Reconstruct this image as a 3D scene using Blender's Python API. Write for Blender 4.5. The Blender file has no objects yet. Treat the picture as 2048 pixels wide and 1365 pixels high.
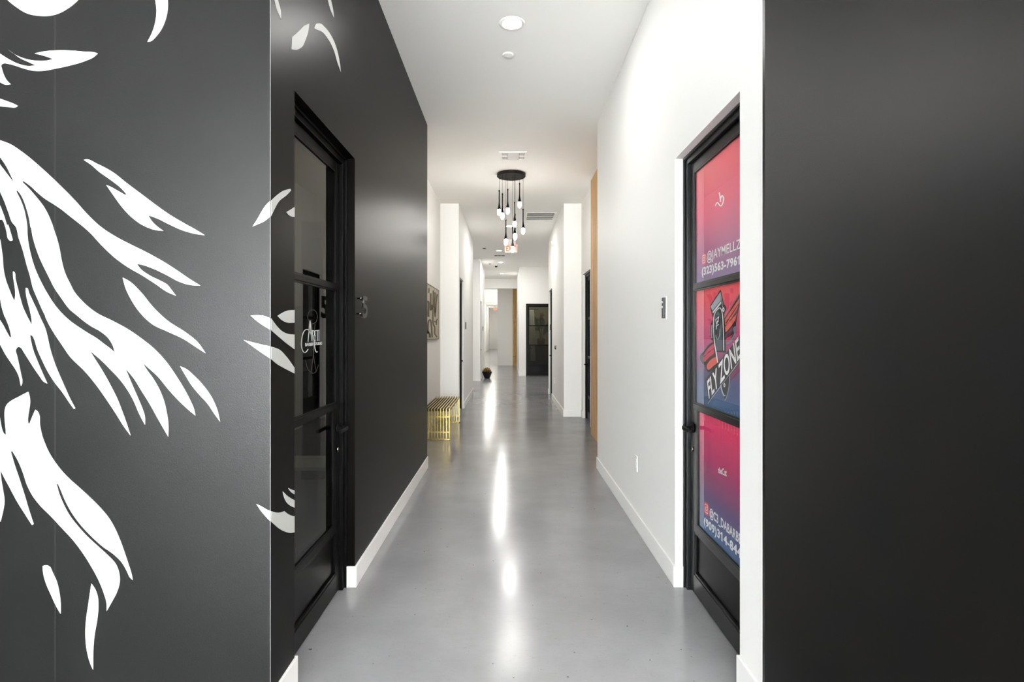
import bpy, bmesh, math, random
from mathutils import Vector, Matrix
random.seed(7)
R = math.radians
sc = bpy.context.scene
C = sc.collection

# ------------------------------------------------------------------ camera, world, light, exposure
F, CX, CY, H = 1105.0, 1017.5, 667.0, 1.475      # focal length in pixels, vanishing point, lens height
cd = bpy.data.cameras.new('camera'); cam = bpy.data.objects.new('camera', cd); C.objects.link(cam)
cam.location = (0, 0, H); cam.rotation_euler = (R(90), 0, 0)
cd.sensor_width = 36; cd.lens = 36 * F / 2048
cd.shift_x = (1024 - CX) / 2048; cd.shift_y = -(682.5 - CY) / 2048
cd.clip_start = 0.05; cd.clip_end = 200
sc.camera = cam

w = bpy.data.worlds.new('daylight'); sc.world = w; w.use_nodes = True
w.node_tree.nodes['Background'].inputs[0].default_value = (0.98, 0.99, 1.0, 1)
w.node_tree.nodes['Background'].inputs[1].default_value = 16.0

vs = sc.view_settings
vs.view_transform = 'Standard'; vs.look = 'None'; vs.gamma = 1; vs.use_curve_mapping = False
vs.exposure = 1.38
DOWN_P, LOBBY_P, BULB_E = 14.0, 30.0, 29.0
sc.cycles.use_denoising = True
sc.cycles.max_bounces = 12; sc.cycles.diffuse_bounces = 10; sc.cycles.glossy_bounces = 5; sc.cycles.transparent_max_bounces = 12
sc.cycles.caustics_reflective = False; sc.cycles.caustics_refractive = False
sc.cycles.sample_clamp_indirect = 6.0

# ------------------------------------------------------------------ helpers
def lin(*c):
    return tuple(((v / 255) / 12.92 if v <= 10 else ((v / 255 + 0.055) / 1.055) ** 2.4) for v in c)

def mat(name, col, rough=0.5, metal=0.0, bump=None, emit=None, spec=None, coat=0, mottle=None):
    m = bpy.data.materials.new(name); m.use_nodes = True
    nt = m.node_tree; b = nt.nodes['Principled BSDF']
    b.inputs['Base Color'].default_value = (*col, 1)
    b.inputs['Roughness'].default_value = rough; b.inputs['Metallic'].default_value = metal
    if spec is not None: b.inputs['Specular IOR Level'].default_value = spec
    if coat: b.inputs['Coat Weight'].default_value = coat; b.inputs['Coat Roughness'].default_value = 0.05
    if emit: b.inputs['Emission Color'].default_value = (*emit[0], 1); b.inputs['Emission Strength'].default_value = emit[1]
    if bump or mottle:
        tc = nt.nodes.new('ShaderNodeTexCoord')
    if bump:                                  # (scale, strength)
        n = nt.nodes.new('ShaderNodeTexNoise'); n.inputs['Scale'].default_value = bump[0]; n.inputs['Detail'].default_value = 3
        k = nt.nodes.new('ShaderNodeBump'); k.inputs['Strength'].default_value = bump[1]; k.inputs['Distance'].default_value = 0.004
        nt.links.new(tc.outputs['Object'], n.inputs['Vector']); nt.links.new(n.outputs['Fac'], k.inputs['Height'])
        nt.links.new(k.outputs['Normal'], b.inputs['Normal'])
    if mottle:                                # (scale, other colour)
        n = nt.nodes.new('ShaderNodeTexNoise'); n.inputs['Scale'].default_value = mottle[0]; n.inputs['Detail'].default_value = 6
        r = nt.nodes.new('ShaderNodeValToRGB')
        r.color_ramp.elements[0].position = 0.35; r.color_ramp.elements[0].color = (*mottle[1], 1)
        r.color_ramp.elements[1].position = 0.62; r.color_ramp.elements[1].color = (*col, 1)
        nt.links.new(tc.outputs['Object'], n.inputs['Vector']); nt.links.new(n.outputs['Fac'], r.inputs['Fac'])
        nt.links.new(r.outputs['Color'], b.inputs['Base Color'])
    return m

def glass_mat(name, tint, ior=1.5, rough=0.01):
    m = bpy.data.materials.new(name); m.use_nodes = True; nt = m.node_tree
    nt.nodes.remove(nt.nodes['Principled BSDF'])
    t = nt.nodes.new('ShaderNodeBsdfTransparent'); t.inputs[0].default_value = (*tint, 1)
    g = nt.nodes.new('ShaderNodeBsdfGlossy'); g.inputs['Roughness'].default_value = rough
    f = nt.nodes.new('ShaderNodeFresnel'); f.inputs[0].default_value = ior
    x = nt.nodes.new('ShaderNodeMixShader')
    ge = nt.nodes.new('ShaderNodeNewGeometry'); mu = nt.nodes.new('ShaderNodeMath'); mu.operation = 'MULTIPLY'   # reflect once, at the outer face
    inv = nt.nodes.new('ShaderNodeMath'); inv.operation = 'SUBTRACT'; inv.inputs[0].default_value = 1.0
    nt.links.new(ge.outputs['Backfacing'], inv.inputs[1]); nt.links.new(f.outputs[0], mu.inputs[0]); nt.links.new(inv.outputs[0], mu.inputs[1])
    nt.links.new(mu.outputs[0], x.inputs[0]); nt.links.new(t.outputs[0], x.inputs[1]); nt.links.new(g.outputs[0], x.inputs[2])
    nt.links.new(x.outputs[0], nt.nodes['Material Output'].inputs[0])
    return m

def ramp_mat(name, stops, rough=0.35, axis='Z'):
    m = mat(name, (1, 1, 1), rough, spec=0.08); nt = m.node_tree
    tc = nt.nodes.new('ShaderNodeTexCoord'); sp = nt.nodes.new('ShaderNodeSeparateXYZ'); r = nt.nodes.new('ShaderNodeValToRGB')
    nt.links.new(tc.outputs['Generated'], sp.inputs[0]); nt.links.new(sp.outputs[axis], r.inputs[0])
    nt.links.new(r.outputs[0], nt.nodes['Principled BSDF'].inputs['Base Color'])
    e = r.color_ramp.elements
    while len(e) < len(stops): e.new(0.5)
    for k, (p, c) in enumerate(stops): e[k].position = p; e[k].color = (*c, 1)
    return m

def wood_mat(name, a, b, scale=1.0):
    m = mat(name, a, 0.5); nt = m.node_tree
    tc = nt.nodes.new('ShaderNodeTexCoord'); mp = nt.nodes.new('ShaderNodeMapping')
    mp.inputs['Scale'].default_value = (30 * scale, 30 * scale, 1.2 * scale)
    oi = nt.nodes.new('ShaderNodeObjectInfo')
    ad = nt.nodes.new('ShaderNodeVectorMath'); ad.operation = 'ADD'
    n = nt.nodes.new('ShaderNodeTexNoise'); n.inputs['Scale'].default_value = 1.6; n.inputs['Detail'].default_value = 8
    r = nt.nodes.new('ShaderNodeValToRGB')
    r.color_ramp.elements[0].position = 0.3; r.color_ramp.elements[0].color = (*b, 1)
    r.color_ramp.elements[1].position = 0.7; r.color_ramp.elements[1].color = (*a, 1)
    nt.links.new(tc.outputs['Object'], ad.inputs[0]); nt.links.new(oi.outputs['Random'], ad.inputs[1])
    nt.links.new(ad.outputs[0], mp.inputs[0]); nt.links.new(mp.outputs[0], n.inputs['Vector'])
    nt.links.new(n.outputs['Fac'], r.inputs[0]); nt.links.new(r.outputs[0], nt.nodes['Principled BSDF'].inputs['Base Color'])
    return m

M = {}
M['white'] = mat('white_paint', lin(243, 242, 239), 0.55, bump=(60, 0.06))
M['ceil'] = mat('ceiling_paint', lin(249, 248, 245), 0.75)
M['trim'] = mat('trim_paint', lin(244, 243, 240), 0.35)
M['black'] = mat('black_paint', lin(10, 9, 8), 0.32, spec=0.155, bump=(420, 0.14), mottle=(3.0, lin(8, 8, 8)))
M['black_warm'] = mat('warm_black_paint', lin(10, 8, 7), 0.33, spec=0.045, bump=(420, 0.08), mottle=(3.0, lin(8, 7, 6)))
M['charcoal'] = mat('charcoal_wallpaper', lin(15, 15, 15), 0.31, spec=0.26, bump=(380, 0.16), mottle=(2.5, lin(12, 12, 12)))
nt = M['charcoal'].node_tree; n_ = nt.nodes.new('ShaderNodeTexNoise'); n_.inputs['Scale'].default_value = 2.4; n_.inputs['Detail'].default_value = 5      # rubbed, uneven sheen
k_ = nt.nodes.new('ShaderNodeMapRange'); k_.inputs['To Min'].default_value = 0.22; k_.inputs['To Max'].default_value = 0.40
nt.links.new(nt.nodes['Texture Coordinate'].outputs['Object'], n_.inputs['Vector']); nt.links.new(n_.outputs['Fac'], k_.inputs['Value']); nt.links.new(k_.outputs[0], nt.nodes['Principled BSDF'].inputs['Roughness'])
M['vinyl'] = mat('white_vinyl', lin(192, 194, 190), 0.5, spec=0.3)
M['steel'] = mat('black_steel', lin(9, 9, 9), 0.36, spec=0.08)
M['steel_g'] = mat('grey_black_steel', lin(16, 17, 18), 0.32, spec=0.25)
M['glass_dark'] = glass_mat('tinted_glass', (0.42, 0.43, 0.38))
M['glass'] = glass_mat('clear_glass', (0.97, 0.98, 0.975))
M['gold'] = mat('brushed_gold', lin(198, 176, 104), 0.25, 1.0)
M['dark'] = mat('dark_rubber', lin(14, 14, 14), 0.6)
M['wood'] = wood_mat('oak_slat', lin(196, 158, 108), lin(156, 116, 74))
M['wood_g'] = wood_mat('golden_post_wood', lin(222, 180, 96), lin(176, 130, 56))
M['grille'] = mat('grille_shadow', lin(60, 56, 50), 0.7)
M['lens'] = mat('lamp_lens', (1, 1, 1), 0.3, emit=((1.0, 0.95, 0.87), 14))
M['bulb'] = mat('frosted_bulb', (1, 1, 1), 0.3, emit=((1.0, 0.965, 0.9), BULB_E))
M['chrome'] = mat('dark_chrome', lin(120, 118, 112), 0.15, 1.0)
M['plastic'] = mat('white_plastic', lin(240, 239, 235), 0.35)
M['bplastic'] = mat('black_plastic', lin(24, 24, 25), 0.35)
M['pot'] = mat('black_glazed_pot', lin(24, 20, 19), 0.3)
M['soil'] = mat('soil', lin(60, 40, 28), 0.9, mottle=(20, lin(30, 20, 14)))

# floor: polished grey concrete with faint clouds and scratches
m = M['floor'] = mat('polished_concrete', lin(160, 161, 163), 0.16); nt = m.node_tree; b = nt.nodes['Principled BSDF']
tc = nt.nodes.new('ShaderNodeTexCoord')
n1 = nt.nodes.new('ShaderNodeTexNoise'); n1.inputs['Scale'].default_value = 1.3; n1.inputs['Detail'].default_value = 9; n1.inputs['Roughness'].default_value = 0.6
r1 = nt.nodes.new('ShaderNodeValToRGB')
r1.color_ramp.elements[0].position = 0.3; r1.color_ramp.elements[0].color = (*lin(131, 131, 134), 1)
r1.color_ramp.elements[1].position = 0.7; r1.color_ramp.elements[1].color = (*lin(148, 148, 151), 1)
mp = nt.nodes.new('ShaderNodeMapping'); mp.inputs['Scale'].default_value = (3.0, 9.0, 1); mp.inputs['Rotation'].default_value = (0, 0, 0.5)
n2 = nt.nodes.new('ShaderNodeTexNoise'); n2.inputs['Scale'].default_value = 2.2; n2.inputs['Detail'].default_value = 2; n2.inputs['Distortion'].default_value = 3.0
r2 = nt.nodes.new('ShaderNodeValToRGB')                          # thin dark hairline scratches
r2.color_ramp.elements[0].position = 0.494; r2.color_ramp.elements[0].color = (1, 1, 1, 1)
r2.color_ramp.elements[1].position = 0.506; r2.color_ramp.elements[1].color = (1, 1, 1, 1)
e = r2.color_ramp.elements.new(0.5); e.color = (0.80, 0.80, 0.80, 1)
n3 = nt.nodes.new('ShaderNodeTexNoise'); n3.inputs['Scale'].default_value = 34; n3.inputs['Detail'].default_value = 2
r3 = nt.nodes.new('ShaderNodeValToRGB')                          # specks
r3.color_ramp.elements[0].position = 0.245; r3.color_ramp.elements[0].color = (0.35, 0.34, 0.33, 1)
r3.color_ramp.elements[1].position = 0.262; r3.color_ramp.elements[1].color = (1, 1, 1, 1)
x1 = nt.nodes.new('ShaderNodeMix'); x1.data_type = 'RGBA'; x1.blend_type = 'MULTIPLY'; x1.inputs[0].default_value = 1
x2 = nt.nodes.new('ShaderNodeMix'); x2.data_type = 'RGBA'; x2.blend_type = 'MULTIPLY'; x2.inputs[0].default_value = 1
n4 = nt.nodes.new('ShaderNodeTexNoise'); n4.inputs['Scale'].default_value = 2.6; n4.inputs['Detail'].default_value = 4
bp = nt.nodes.new('ShaderNodeBump'); bp.inputs['Strength'].default_value = 0.05; bp.inputs['Distance'].default_value = 0.01
mr = nt.nodes.new('ShaderNodeMapRange'); mr.inputs['To Min'].default_value = 0.12; mr.inputs['To Max'].default_value = 0.24
L = nt.links.new
for n in (n1, n3, n4): L(tc.outputs['Object'], n.inputs['Vector'])
L(tc.outputs['Object'], mp.inputs[0]); L(mp.outputs[0], n2.inputs['Vector'])
L(n1.outputs['Fac'], r1.inputs[0]); L(n2.outputs['Fac'], r2.inputs[0]); L(n3.outputs['Fac'], r3.inputs[0])
L(r1.outputs[0], x1.inputs['A']); L(r2.outputs[0], x1.inputs['B'])
L(x1.outputs['Result'], x2.inputs['A']); L(r3.outputs[0], x2.inputs['B']); L(x2.outputs['Result'], b.inputs['Base Color'])
L(n4.outputs['Fac'], bp.inputs['Height']); L(bp.outputs[0], b.inputs['Normal'])
L(n1.outputs['Fac'], mr.inputs['Value']); L(mr.outputs[0], b.inputs['Roughness'])

def bx(bm, x0, x1, y0, y1, z0, z1):
    r = bmesh.ops.create_cube(bm, size=1)
    for v in r['verts']:
        v.co = Vector(((x0 + x1) / 2 + v.co.x * (x1 - x0), (y0 + y1) / 2 + v.co.y * (y1 - y0), (z0 + z1) / 2 + v.co.z * (z1 - z0)))
    return r['verts']

def obj(name, bm, material, parent=None, smooth=False, bevel=0):
    if isinstance(bm, bpy.types.Mesh): me = bm
    else:
        bmesh.ops.recalc_face_normals(bm, faces=bm.faces)
        me = bpy.data.meshes.new(name); bm.to_mesh(me); bm.free()
    o = bpy.data.objects.new(name, me); C.objects.link(o)
    if material and not me.materials: me.materials.append(M[material] if isinstance(material, str) else material)
    if smooth:
        for p in me.polygons: p.use_smooth = True
    if bevel:
        md = o.modifiers.new('bevel', 'BEVEL'); md.width = bevel; md.segments = 2; md.limit_method = 'ANGLE'
    if parent: o.parent = parent
    return o

def box(name, d, material, parent=None, bevel=0):
    bm = bmesh.new(); bx(bm, *d); return obj(name, bm, material, parent, bevel=bevel)

def boxes(name, ds, material, parent=None, bevel=0):
    bm = bmesh.new()
    for d in ds: bx(bm, *d)
    return obj(name, bm, material, parent, bevel=bevel)

def tag(o, label, cat=None, group=None, kind=None):
    o['label'] = label
    if cat: o['category'] = cat
    if group: o['group'] = group
    if kind: o['kind'] = kind
    return o

def struct(o, label=None, cat=None):
    o['kind'] = 'structure'
    if label: o['label'] = label
    if cat: o['category'] = cat
    return o

def empty(name, loc=(0, 0, 0), rz=0):
    o = bpy.data.objects.new(name, None); C.objects.link(o); o.location = loc; o.rotation_euler = (0, 0, rz)
    o.empty_display_size = 0.1
    return o

def lathe(bm, prof, seg=24, c=(0, 0, 0)):           # prof: (radius, z) from bottom to top
    rings = []
    for r_, z in prof:
        if r_ < 1e-6: rings.append([bm.verts.new((c[0], c[1], c[2] + z))])
        else: rings.append([bm.verts.new((c[0] + r_ * math.cos(2 * math.pi * k / seg), c[1] + r_ * math.sin(2 * math.pi * k / seg), c[2] + z)) for k in range(seg)])
    for a, b_ in zip(rings, rings[1:]):
        for k in range(seg):
            k2 = (k + 1) % seg
            if len(a) == 1 and len(b_) == 1: continue
            if len(a) == 1: bm.faces.new((a[0], b_[k2], b_[k]))
            elif len(b_) == 1: bm.faces.new((a[k], a[k2], b_[0]))
            else: bm.faces.new((a[k], a[k2], b_[k2], b_[k]))

def tube(bm, pts, r_, seg=8):
    pts = [Vector(p) for p in pts]; rings = []
    rr = r_ if isinstance(r_, (list, tuple)) else [r_] * len(pts)
    for i, p in enumerate(pts):
        t = (pts[min(i + 1, len(pts) - 1)] - pts[max(i - 1, 0)]).normalized()
        u = t.cross(Vector((0, 0, 1)))
        if u.length < 1e-3: u = t.cross(Vector((1, 0, 0)))
        u.normalize(); v = t.cross(u)
        rings.append([bm.verts.new(p + rr[i] * (math.cos(2 * math.pi * k / seg) * u + math.sin(2 * math.pi * k / seg) * v)) for k in range(seg)])
    for a, b_ in zip(rings, rings[1:]):
        for k in range(seg): bm.faces.new((a[k], a[(k + 1) % seg], b_[(k + 1) % seg], b_[k]))
    bm.faces.new(rings[0][::-1]); bm.faces.new(rings[-1])

def onY(px, py, d): return Vector(((px - CX) * d / F, d, H - (py - CY) * d / F))
def onX(px, py, X):
    d = X * F / (px - CX)
    return Vector((X, d, H - (py - CY) * d / F))

def smooth(pts, n=6):                                 # closed outline; a third value marks a sharp corner
    out = []; N = len(pts)
    for i in range(N):
        p1, p2 = pts[i], pts[(i + 1) % N]; p0, p3 = pts[i - 1], pts[(i + 2) % N]
        a, b_ = Vector(p1[:2]), Vector(p2[:2])
        p0 = a if len(p1) > 2 else Vector(p0[:2]); p3 = b_ if len(p2) > 2 else Vector(p3[:2])
        L_ = (b_ - a).length
        def tan(pa, pb, pc):                          # non-uniform Catmull-Rom tangent scaled to this segment
            l1, l2 = (pb - pa).length, (pc - pb).length
            if l1 < 1e-6: return (pc - pb)
            if l2 < 1e-6: return (pb - pa)
            v = ((pb - pa) / l1 * l2 + (pc - pb) / l2 * l1) / (l1 + l2)
            return v * L_
        m1, m2 = tan(p0, a, b_), tan(a, b_, p3)
        for k in range(n):
            t = k / n; t2, t3 = t * t, t * t * t
            q = a * (2 * t3 - 3 * t2 + 1) + m1 * (t3 - 2 * t2 + t) + b_ * (-2 * t3 + 3 * t2) + m2 * (t3 - t2)
            out.append((q.x, q.y))
    return out

def flat_mesh(loops, thick=0.5):                      # loops in 2-D (outline and holes) -> solid sheet, z in -thick..thick
    cu = bpy.data.curves.new('sheet', 'CURVE'); cu.dimensions = '2D'; cu.fill_mode = 'BOTH'; cu.extrude = thick
    for lp in loops:
        s = cu.splines.new('POLY'); s.points.add(len(lp) - 1); s.use_cyclic_u = True
        for p, q in zip(s.points, lp): p.co = (q[0], q[1], 0, 1)
    o = bpy.data.objects.new('sheet', cu); me = bpy.data.meshes.new_from_object(o)
    bpy.data.objects.remove(o); bpy.data.curves.remove(cu)
    return me

def text_mesh(body, bold=0.0, thick=0.5, space=1.0):
    cu = bpy.data.curves.new('lettering', 'FONT'); cu.body = body; cu.space_character = space; cu.offset = bold; cu.extrude = thick; cu.resolution_u = 4
    o = bpy.data.objects.new('lettering', cu); me = bpy.data.meshes.new_from_object(o)
    bpy.data.objects.remove(o); bpy.data.curves.remove(cu)
    return me

def warp(me, fn):
    for v in me.vertices: v.co = fn(v.co)
    bm = bmesh.new(); bm.from_mesh(me); bmesh.ops.remove_doubles(bm, verts=bm.verts, dist=1e-6)
    bmesh.ops.recalc_face_normals(bm, faces=bm.faces); bm.to_mesh(me); bm.free(); me.update()
    return me

def ribbon(pts, wd, closed=False):                    # polyline -> outline loop(s) of a stroke
    P = [Vector(p[:2]) for p in pts]; a, b_ = [], []; N = len(P)
    for i, p in enumerate(P):
        if closed: t = P[(i + 1) % N] - P[i - 1]
        else: t = P[min(i + 1, N - 1)] - P[max(i - 1, 0)]
        t.normalize(); nn = Vector((-t.y, t.x)); h = (wd[i] if isinstance(wd, (list, tuple)) else wd) / 2
        a.append(tuple(p + nn * h)); b_.append(tuple(p - nn * h))
    return [a, b_] if closed else [a + b_[::-1]]

def curve_pts(pts, n=6):                              # smooth open polyline
    P = [Vector(p) for p in pts]; out = []
    for i in range(len(P) - 1):
        p0 = P[max(i - 1, 0)]; p3 = P[min(i + 2, len(P) - 1)]; a, b_ = P[i], P[i + 1]
        for k in range(n):
            t = k / n
            q = 0.5 * ((2 * a) + (b_ - p0) * t + (2 * p0 - 5 * a + 4 * b_ - p3) * t * t + (3 * a - p0 - 3 * b_ + p3) * t ** 3)
            out.append(tuple(q))
    return out + [tuple(P[-1])]

# ------------------------------------------------------------------ the setting
HC, DH, T = 3.765, 2.49, 0.16          # ceiling, door opening height, wall thickness
XL, XR = -0.895, 0.968                 # corridor faces
YF = 2.0755                            # front face of the two dark lobby walls
Y1 = 6.07                              # where the first stretch of corridor ends
LIN, LOUT, RIN, ROUT = 2.308, 3.212, 2.314, 3.216   # door openings

struct(box('floor', (-6, 6, -6.2, 56, -0.15, 0), 'floor'), 'polished grey concrete floor reflecting the corridor lights', 'floor')
struct(box('floor_lobby', (1.15, 5, -6, YF - 0.02, 0, 0.006), mat('added_dark_floor', lin(30, 30, 31), 0.9, mottle=(60, lin(20, 20, 21)))), 'unseen dark lobby floor added to darken the black wall reflection', 'floor')  # unseen dark area, added to darken what the black wall reflects
struct(box('ceiling', (-6, 6, -6.2, 56, HC, HC + 0.15), 'ceil'), 'plain white ceiling over the corridor', 'ceiling')
struct(box('wall_front_left', (-6, XL - 0.001, YF, YF + 0.03, 0, HC), 'charcoal'), 'charcoal wallpapered wall carrying the white flame mural', 'wall')
struct(boxes('wall_left', [(XL - T, XL, YF + 0.002, LIN, 0, HC), (XL - T, XL, LOUT, Y1, 0, HC), (XL - T, XL, LIN, LOUT, DH, HC), (-6, XL - T, YF + 0.03, YF + T, 0, HC)], 'black_warm'),
       'black painted corridor wall around the tinted glass door', 'wall')
struct(box('wall_front_right', (XR - 0.002, 6, YF + 0.008, YF + 0.03, 0, HC), 'black'), 'plain black painted wall facing the lobby', 'wall')
struct(boxes('wall_right', [(XR, XR + T, YF + 0.03, RIN, 0, HC), (XR, XR + T, ROUT, 6.03, 0, HC), (XR, XR + T, RIN, ROUT, DH, HC),
                            (XR + T, 6, YF + 0.03, YF + 0.18, 0, HC), (XR + T, 6, 5.9, 6.03, 0, HC)], 'white'),
       'white corridor wall around the door covered in red posters', 'wall')
# widening with the gold bench on one side and the wood cladding on the other
AL, AR, PY = -1.207, 1.284, 9.75
struct(boxes('wall_alcove_left', [(AL - T, AL, Y1, PY, 0, HC), (-6, XL - T, Y1 - 0.12, Y1, 0, HC)], 'white'), 'white recessed wall behind the gold bench', 'wall')
AD0, AD1 = 8.70, 9.60
struct(boxes('wall_alcove_right', [(AR, AR + T, 6.03, AD0, 0, HC), (AR, AR + T, AD1, PY, 0, HC), (AR, AR + T, AD0, AD1, DH, HC)], 'white'),
       'white recessed wall beside the wood slat cladding', 'wall')
WL, WR = -0.882, 0.972
LD0, LD1, RD0, RD1 = 9.95, 10.83, 12.43, 13.40
struct(boxes('wall_pier_left', [(AL - 0.3, WL, PY, LD0, 0, HC), (WL - T, WL, LD1, 13.6, 0, HC), (WL - T, WL, LD0, LD1, DH, HC), (-2.2, WL - T, 13.45, 13.6, 0, HC)], 'white'),
       'white pier and wall beyond the gold bench', 'wall')
struct(boxes('wall_pier_right', [(WR, AR + 0.3, PY, PY + 0.2, 0, HC), (WR, WR + T, PY + 0.2, RD0, 0, HC), (WR, WR + T, RD1, RD1 + 0.12, 0, HC), (WR, WR + T, RD0, RD1, DH, HC),
                                 (WR + T, 2.2, RD1, RD1 + 0.12, 0, HC)], 'white'),
       'white pier and wall with thermostat beyond the wood cladding', 'wall')
LE0, LE1 = 17.2, 18.0
struct(boxes('wall_far_left', [(-2.2, -2.05, 13.6, 17, 0, HC), (-2.2, -0.878, 17, LE0, 0, HC), (-0.878 - T, -0.878, LE1, 20.0, 0, HC), (-0.878 - T, -0.878, LE0, LE1, DH, HC),
                               (-1.95, -0.878 - T, 19.85, 20.0, 0, HC)], 'white'),
       'white wall behind the small potted succulent', 'wall')
BX0, BX1 = 0.593, 1.493
struct(boxes('wall_far_right', [(2.05, 2.2, 13.5, 19, 0, HC), (0.353, BX0, 19, 19 + T, 0, HC), (BX1, 2.2, 19, 19 + T, 0, HC), (BX0, BX1, 19, 19 + T, DH, HC),
                                (0.353, 0.353 + T, 19 + T, 25.2, 0, HC)], 'white'),
       'white wall holding the black glass door at the corridor bend', 'wall')
struct(box('beam', (-1.8, 0.353, 23.2, 23.45, 3.36, HC), 'white'), 'white ceiling beam crossing the far corridor', 'beam')
struct(boxes('wall_end', [(-0.513, 0.353 + T, 25.2, 25.35, 0, HC), (-0.513, -0.363, 25.35, 51.6, 0, HC)], 'white'), 'white end wall beside the golden wood posts', 'wall')
struct(boxes('wall_long_corridor', [(-1.95, -1.8, 20, 51.6, 0, HC), (-1.95, -0.363, 51.6, 51.75, 0, HC)], 'white'), 'white walls of the long corridor in the distance', 'wall')
# lobby behind the camera: side walls and a glazed shop front
struct(boxes('wall_lobby', [(-5.2, -5.0, -6, YF, 0, HC), (5.0, 5.2, -6, YF + 0.01, 0, HC), (-5, 5, -6.2, -6.0, 3.3, HC), (-5, 5, -6.2, -6.0, 0, 0.12), (2.4, 5, -6.2, -6.0, 0.12, 3.3), (-5, -4.9, -6.2, -6.0, 0.12, 3.3)]
             + [(x - 0.04, x + 0.04, -6.2, -6.0, 0.12, 3.3) for x in (-3.1, -1.3, 0.5)], 'charcoal'), 'lobby walls with the glazed shop front', 'wall')
struct(boxes('wall_light_seal', [(-6.2, -6, -6.2, 56, 0, HC), (6, 6.2, -6.2, 56, 0, HC), (-6, 6, 56, 56.2, 0, HC), (-6, -5.2, -6.2, -6, 0, HC), (5.2, 6, -6.2, -6, 0, HC)], 'white'), 'unseen outer walls added to keep sky light out', 'wall')  # unseen shell, added to stop sky light leaking in behind the walls
win = box('window_1', (-5, 5, -6.11, -6.10, 0.12, 3.3), 'glass'); struct(win, 'clear shop front glazing behind the viewer', 'window')

# baseboards
BH, BT = 0.122, 0.011
def baseboard(name, ds, label):
    o = boxes(name, [d + (0, BH) for d in ds], 'trim', bevel=0.002); struct(o, label, 'baseboard')
baseboard('baseboard_front_left', [(-5, XL + BT, YF - BT, YF)], 'white baseboard under the charcoal mural wall')
baseboard('baseboard_front_right', [(XR + 0.3, 5, YF + 0.008 - BT, YF + 0.008)], 'white baseboard under the black lobby wall')
baseboard('baseboard_left', [(XL, XL + BT, YF, LIN), (XL - 0.056, XL + BT, LIN, LIN + BT), (XL, XL + BT, LOUT, Y1), (XL - 0.056, XL + BT, LOUT - BT, LOUT)], 'white baseboard along the black corridor wall')
baseboard('baseboard_right', [(XR - BT, XR, YF + 0.03, RIN), (XR - BT, XR + 0.056, RIN, RIN + BT), (XR - BT, XR, ROUT, 6.04), (XR - BT, XR + 0.056, ROUT - BT, ROUT)], 'white baseboard along the white corridor wall')
baseboard('baseboard_alcove', [(AL, AL + BT, Y1, PY), (AL, WL, PY - BT, PY), (WR, AR, PY - BT, PY), (AR - BT, AR, AD1, PY - BT), (AR - BT, AR + 0.056, AD1 - BT, AD1)], 'white baseboard around the bench recess')
baseboard('baseboard_middle', [(WL, WL + BT, PY - BT, LD0), (WL, WL + BT, LD1, 13.6), (WL - 0.05, WL + BT, LD1 - BT, LD1), (WR - BT, WR, PY - BT, RD0), (WR - BT, WR, RD1, RD1 + 0.12), (WR - BT, WR + 0.05, RD1 - BT, RD1)],
          'white baseboard along the middle corridor')
baseboard('baseboard_far', [(-2.05, -0.878 + BT, 17 - BT, 17), (-0.878, -0.878 + BT, LE1, 20), (0.353 - BT, BX0, 19 - BT, 19), (0.353 - BT, 0.353, 19, 25.2), (-0.513, 0.19, 25.2 - BT, 25.2), (-1.8, -0.363, 51.6 - BT, 51.6), (-1.8, -1.8 + BT, 20, 51.6)],
          'white baseboard along the far corridor')

# corner bead on the mural corner, wallpaper seam
wf = bpy.data.objects['wall_front_left']
cb = box('corner_bead', (XL - 0.0018, XL + 0.0005, YF - 0.0005, YF + 0.0018, BH, HC), mat('bead', lin(96, 96, 96), 0.5), wf)
sx = onY(110, 600, YF).x
box('seam', (sx - 0.0008, sx + 0.0008, YF - 0.0006, YF + 0.001, BH, HC), mat('seam_paper', lin(34, 34, 34), 0.5), wf)
box('edge_bead', (XR - 0.003, XR, YF + 0.0295, YF + 0.034, BH, HC), 'trim', bpy.data.objects['wall_right'])

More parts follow.
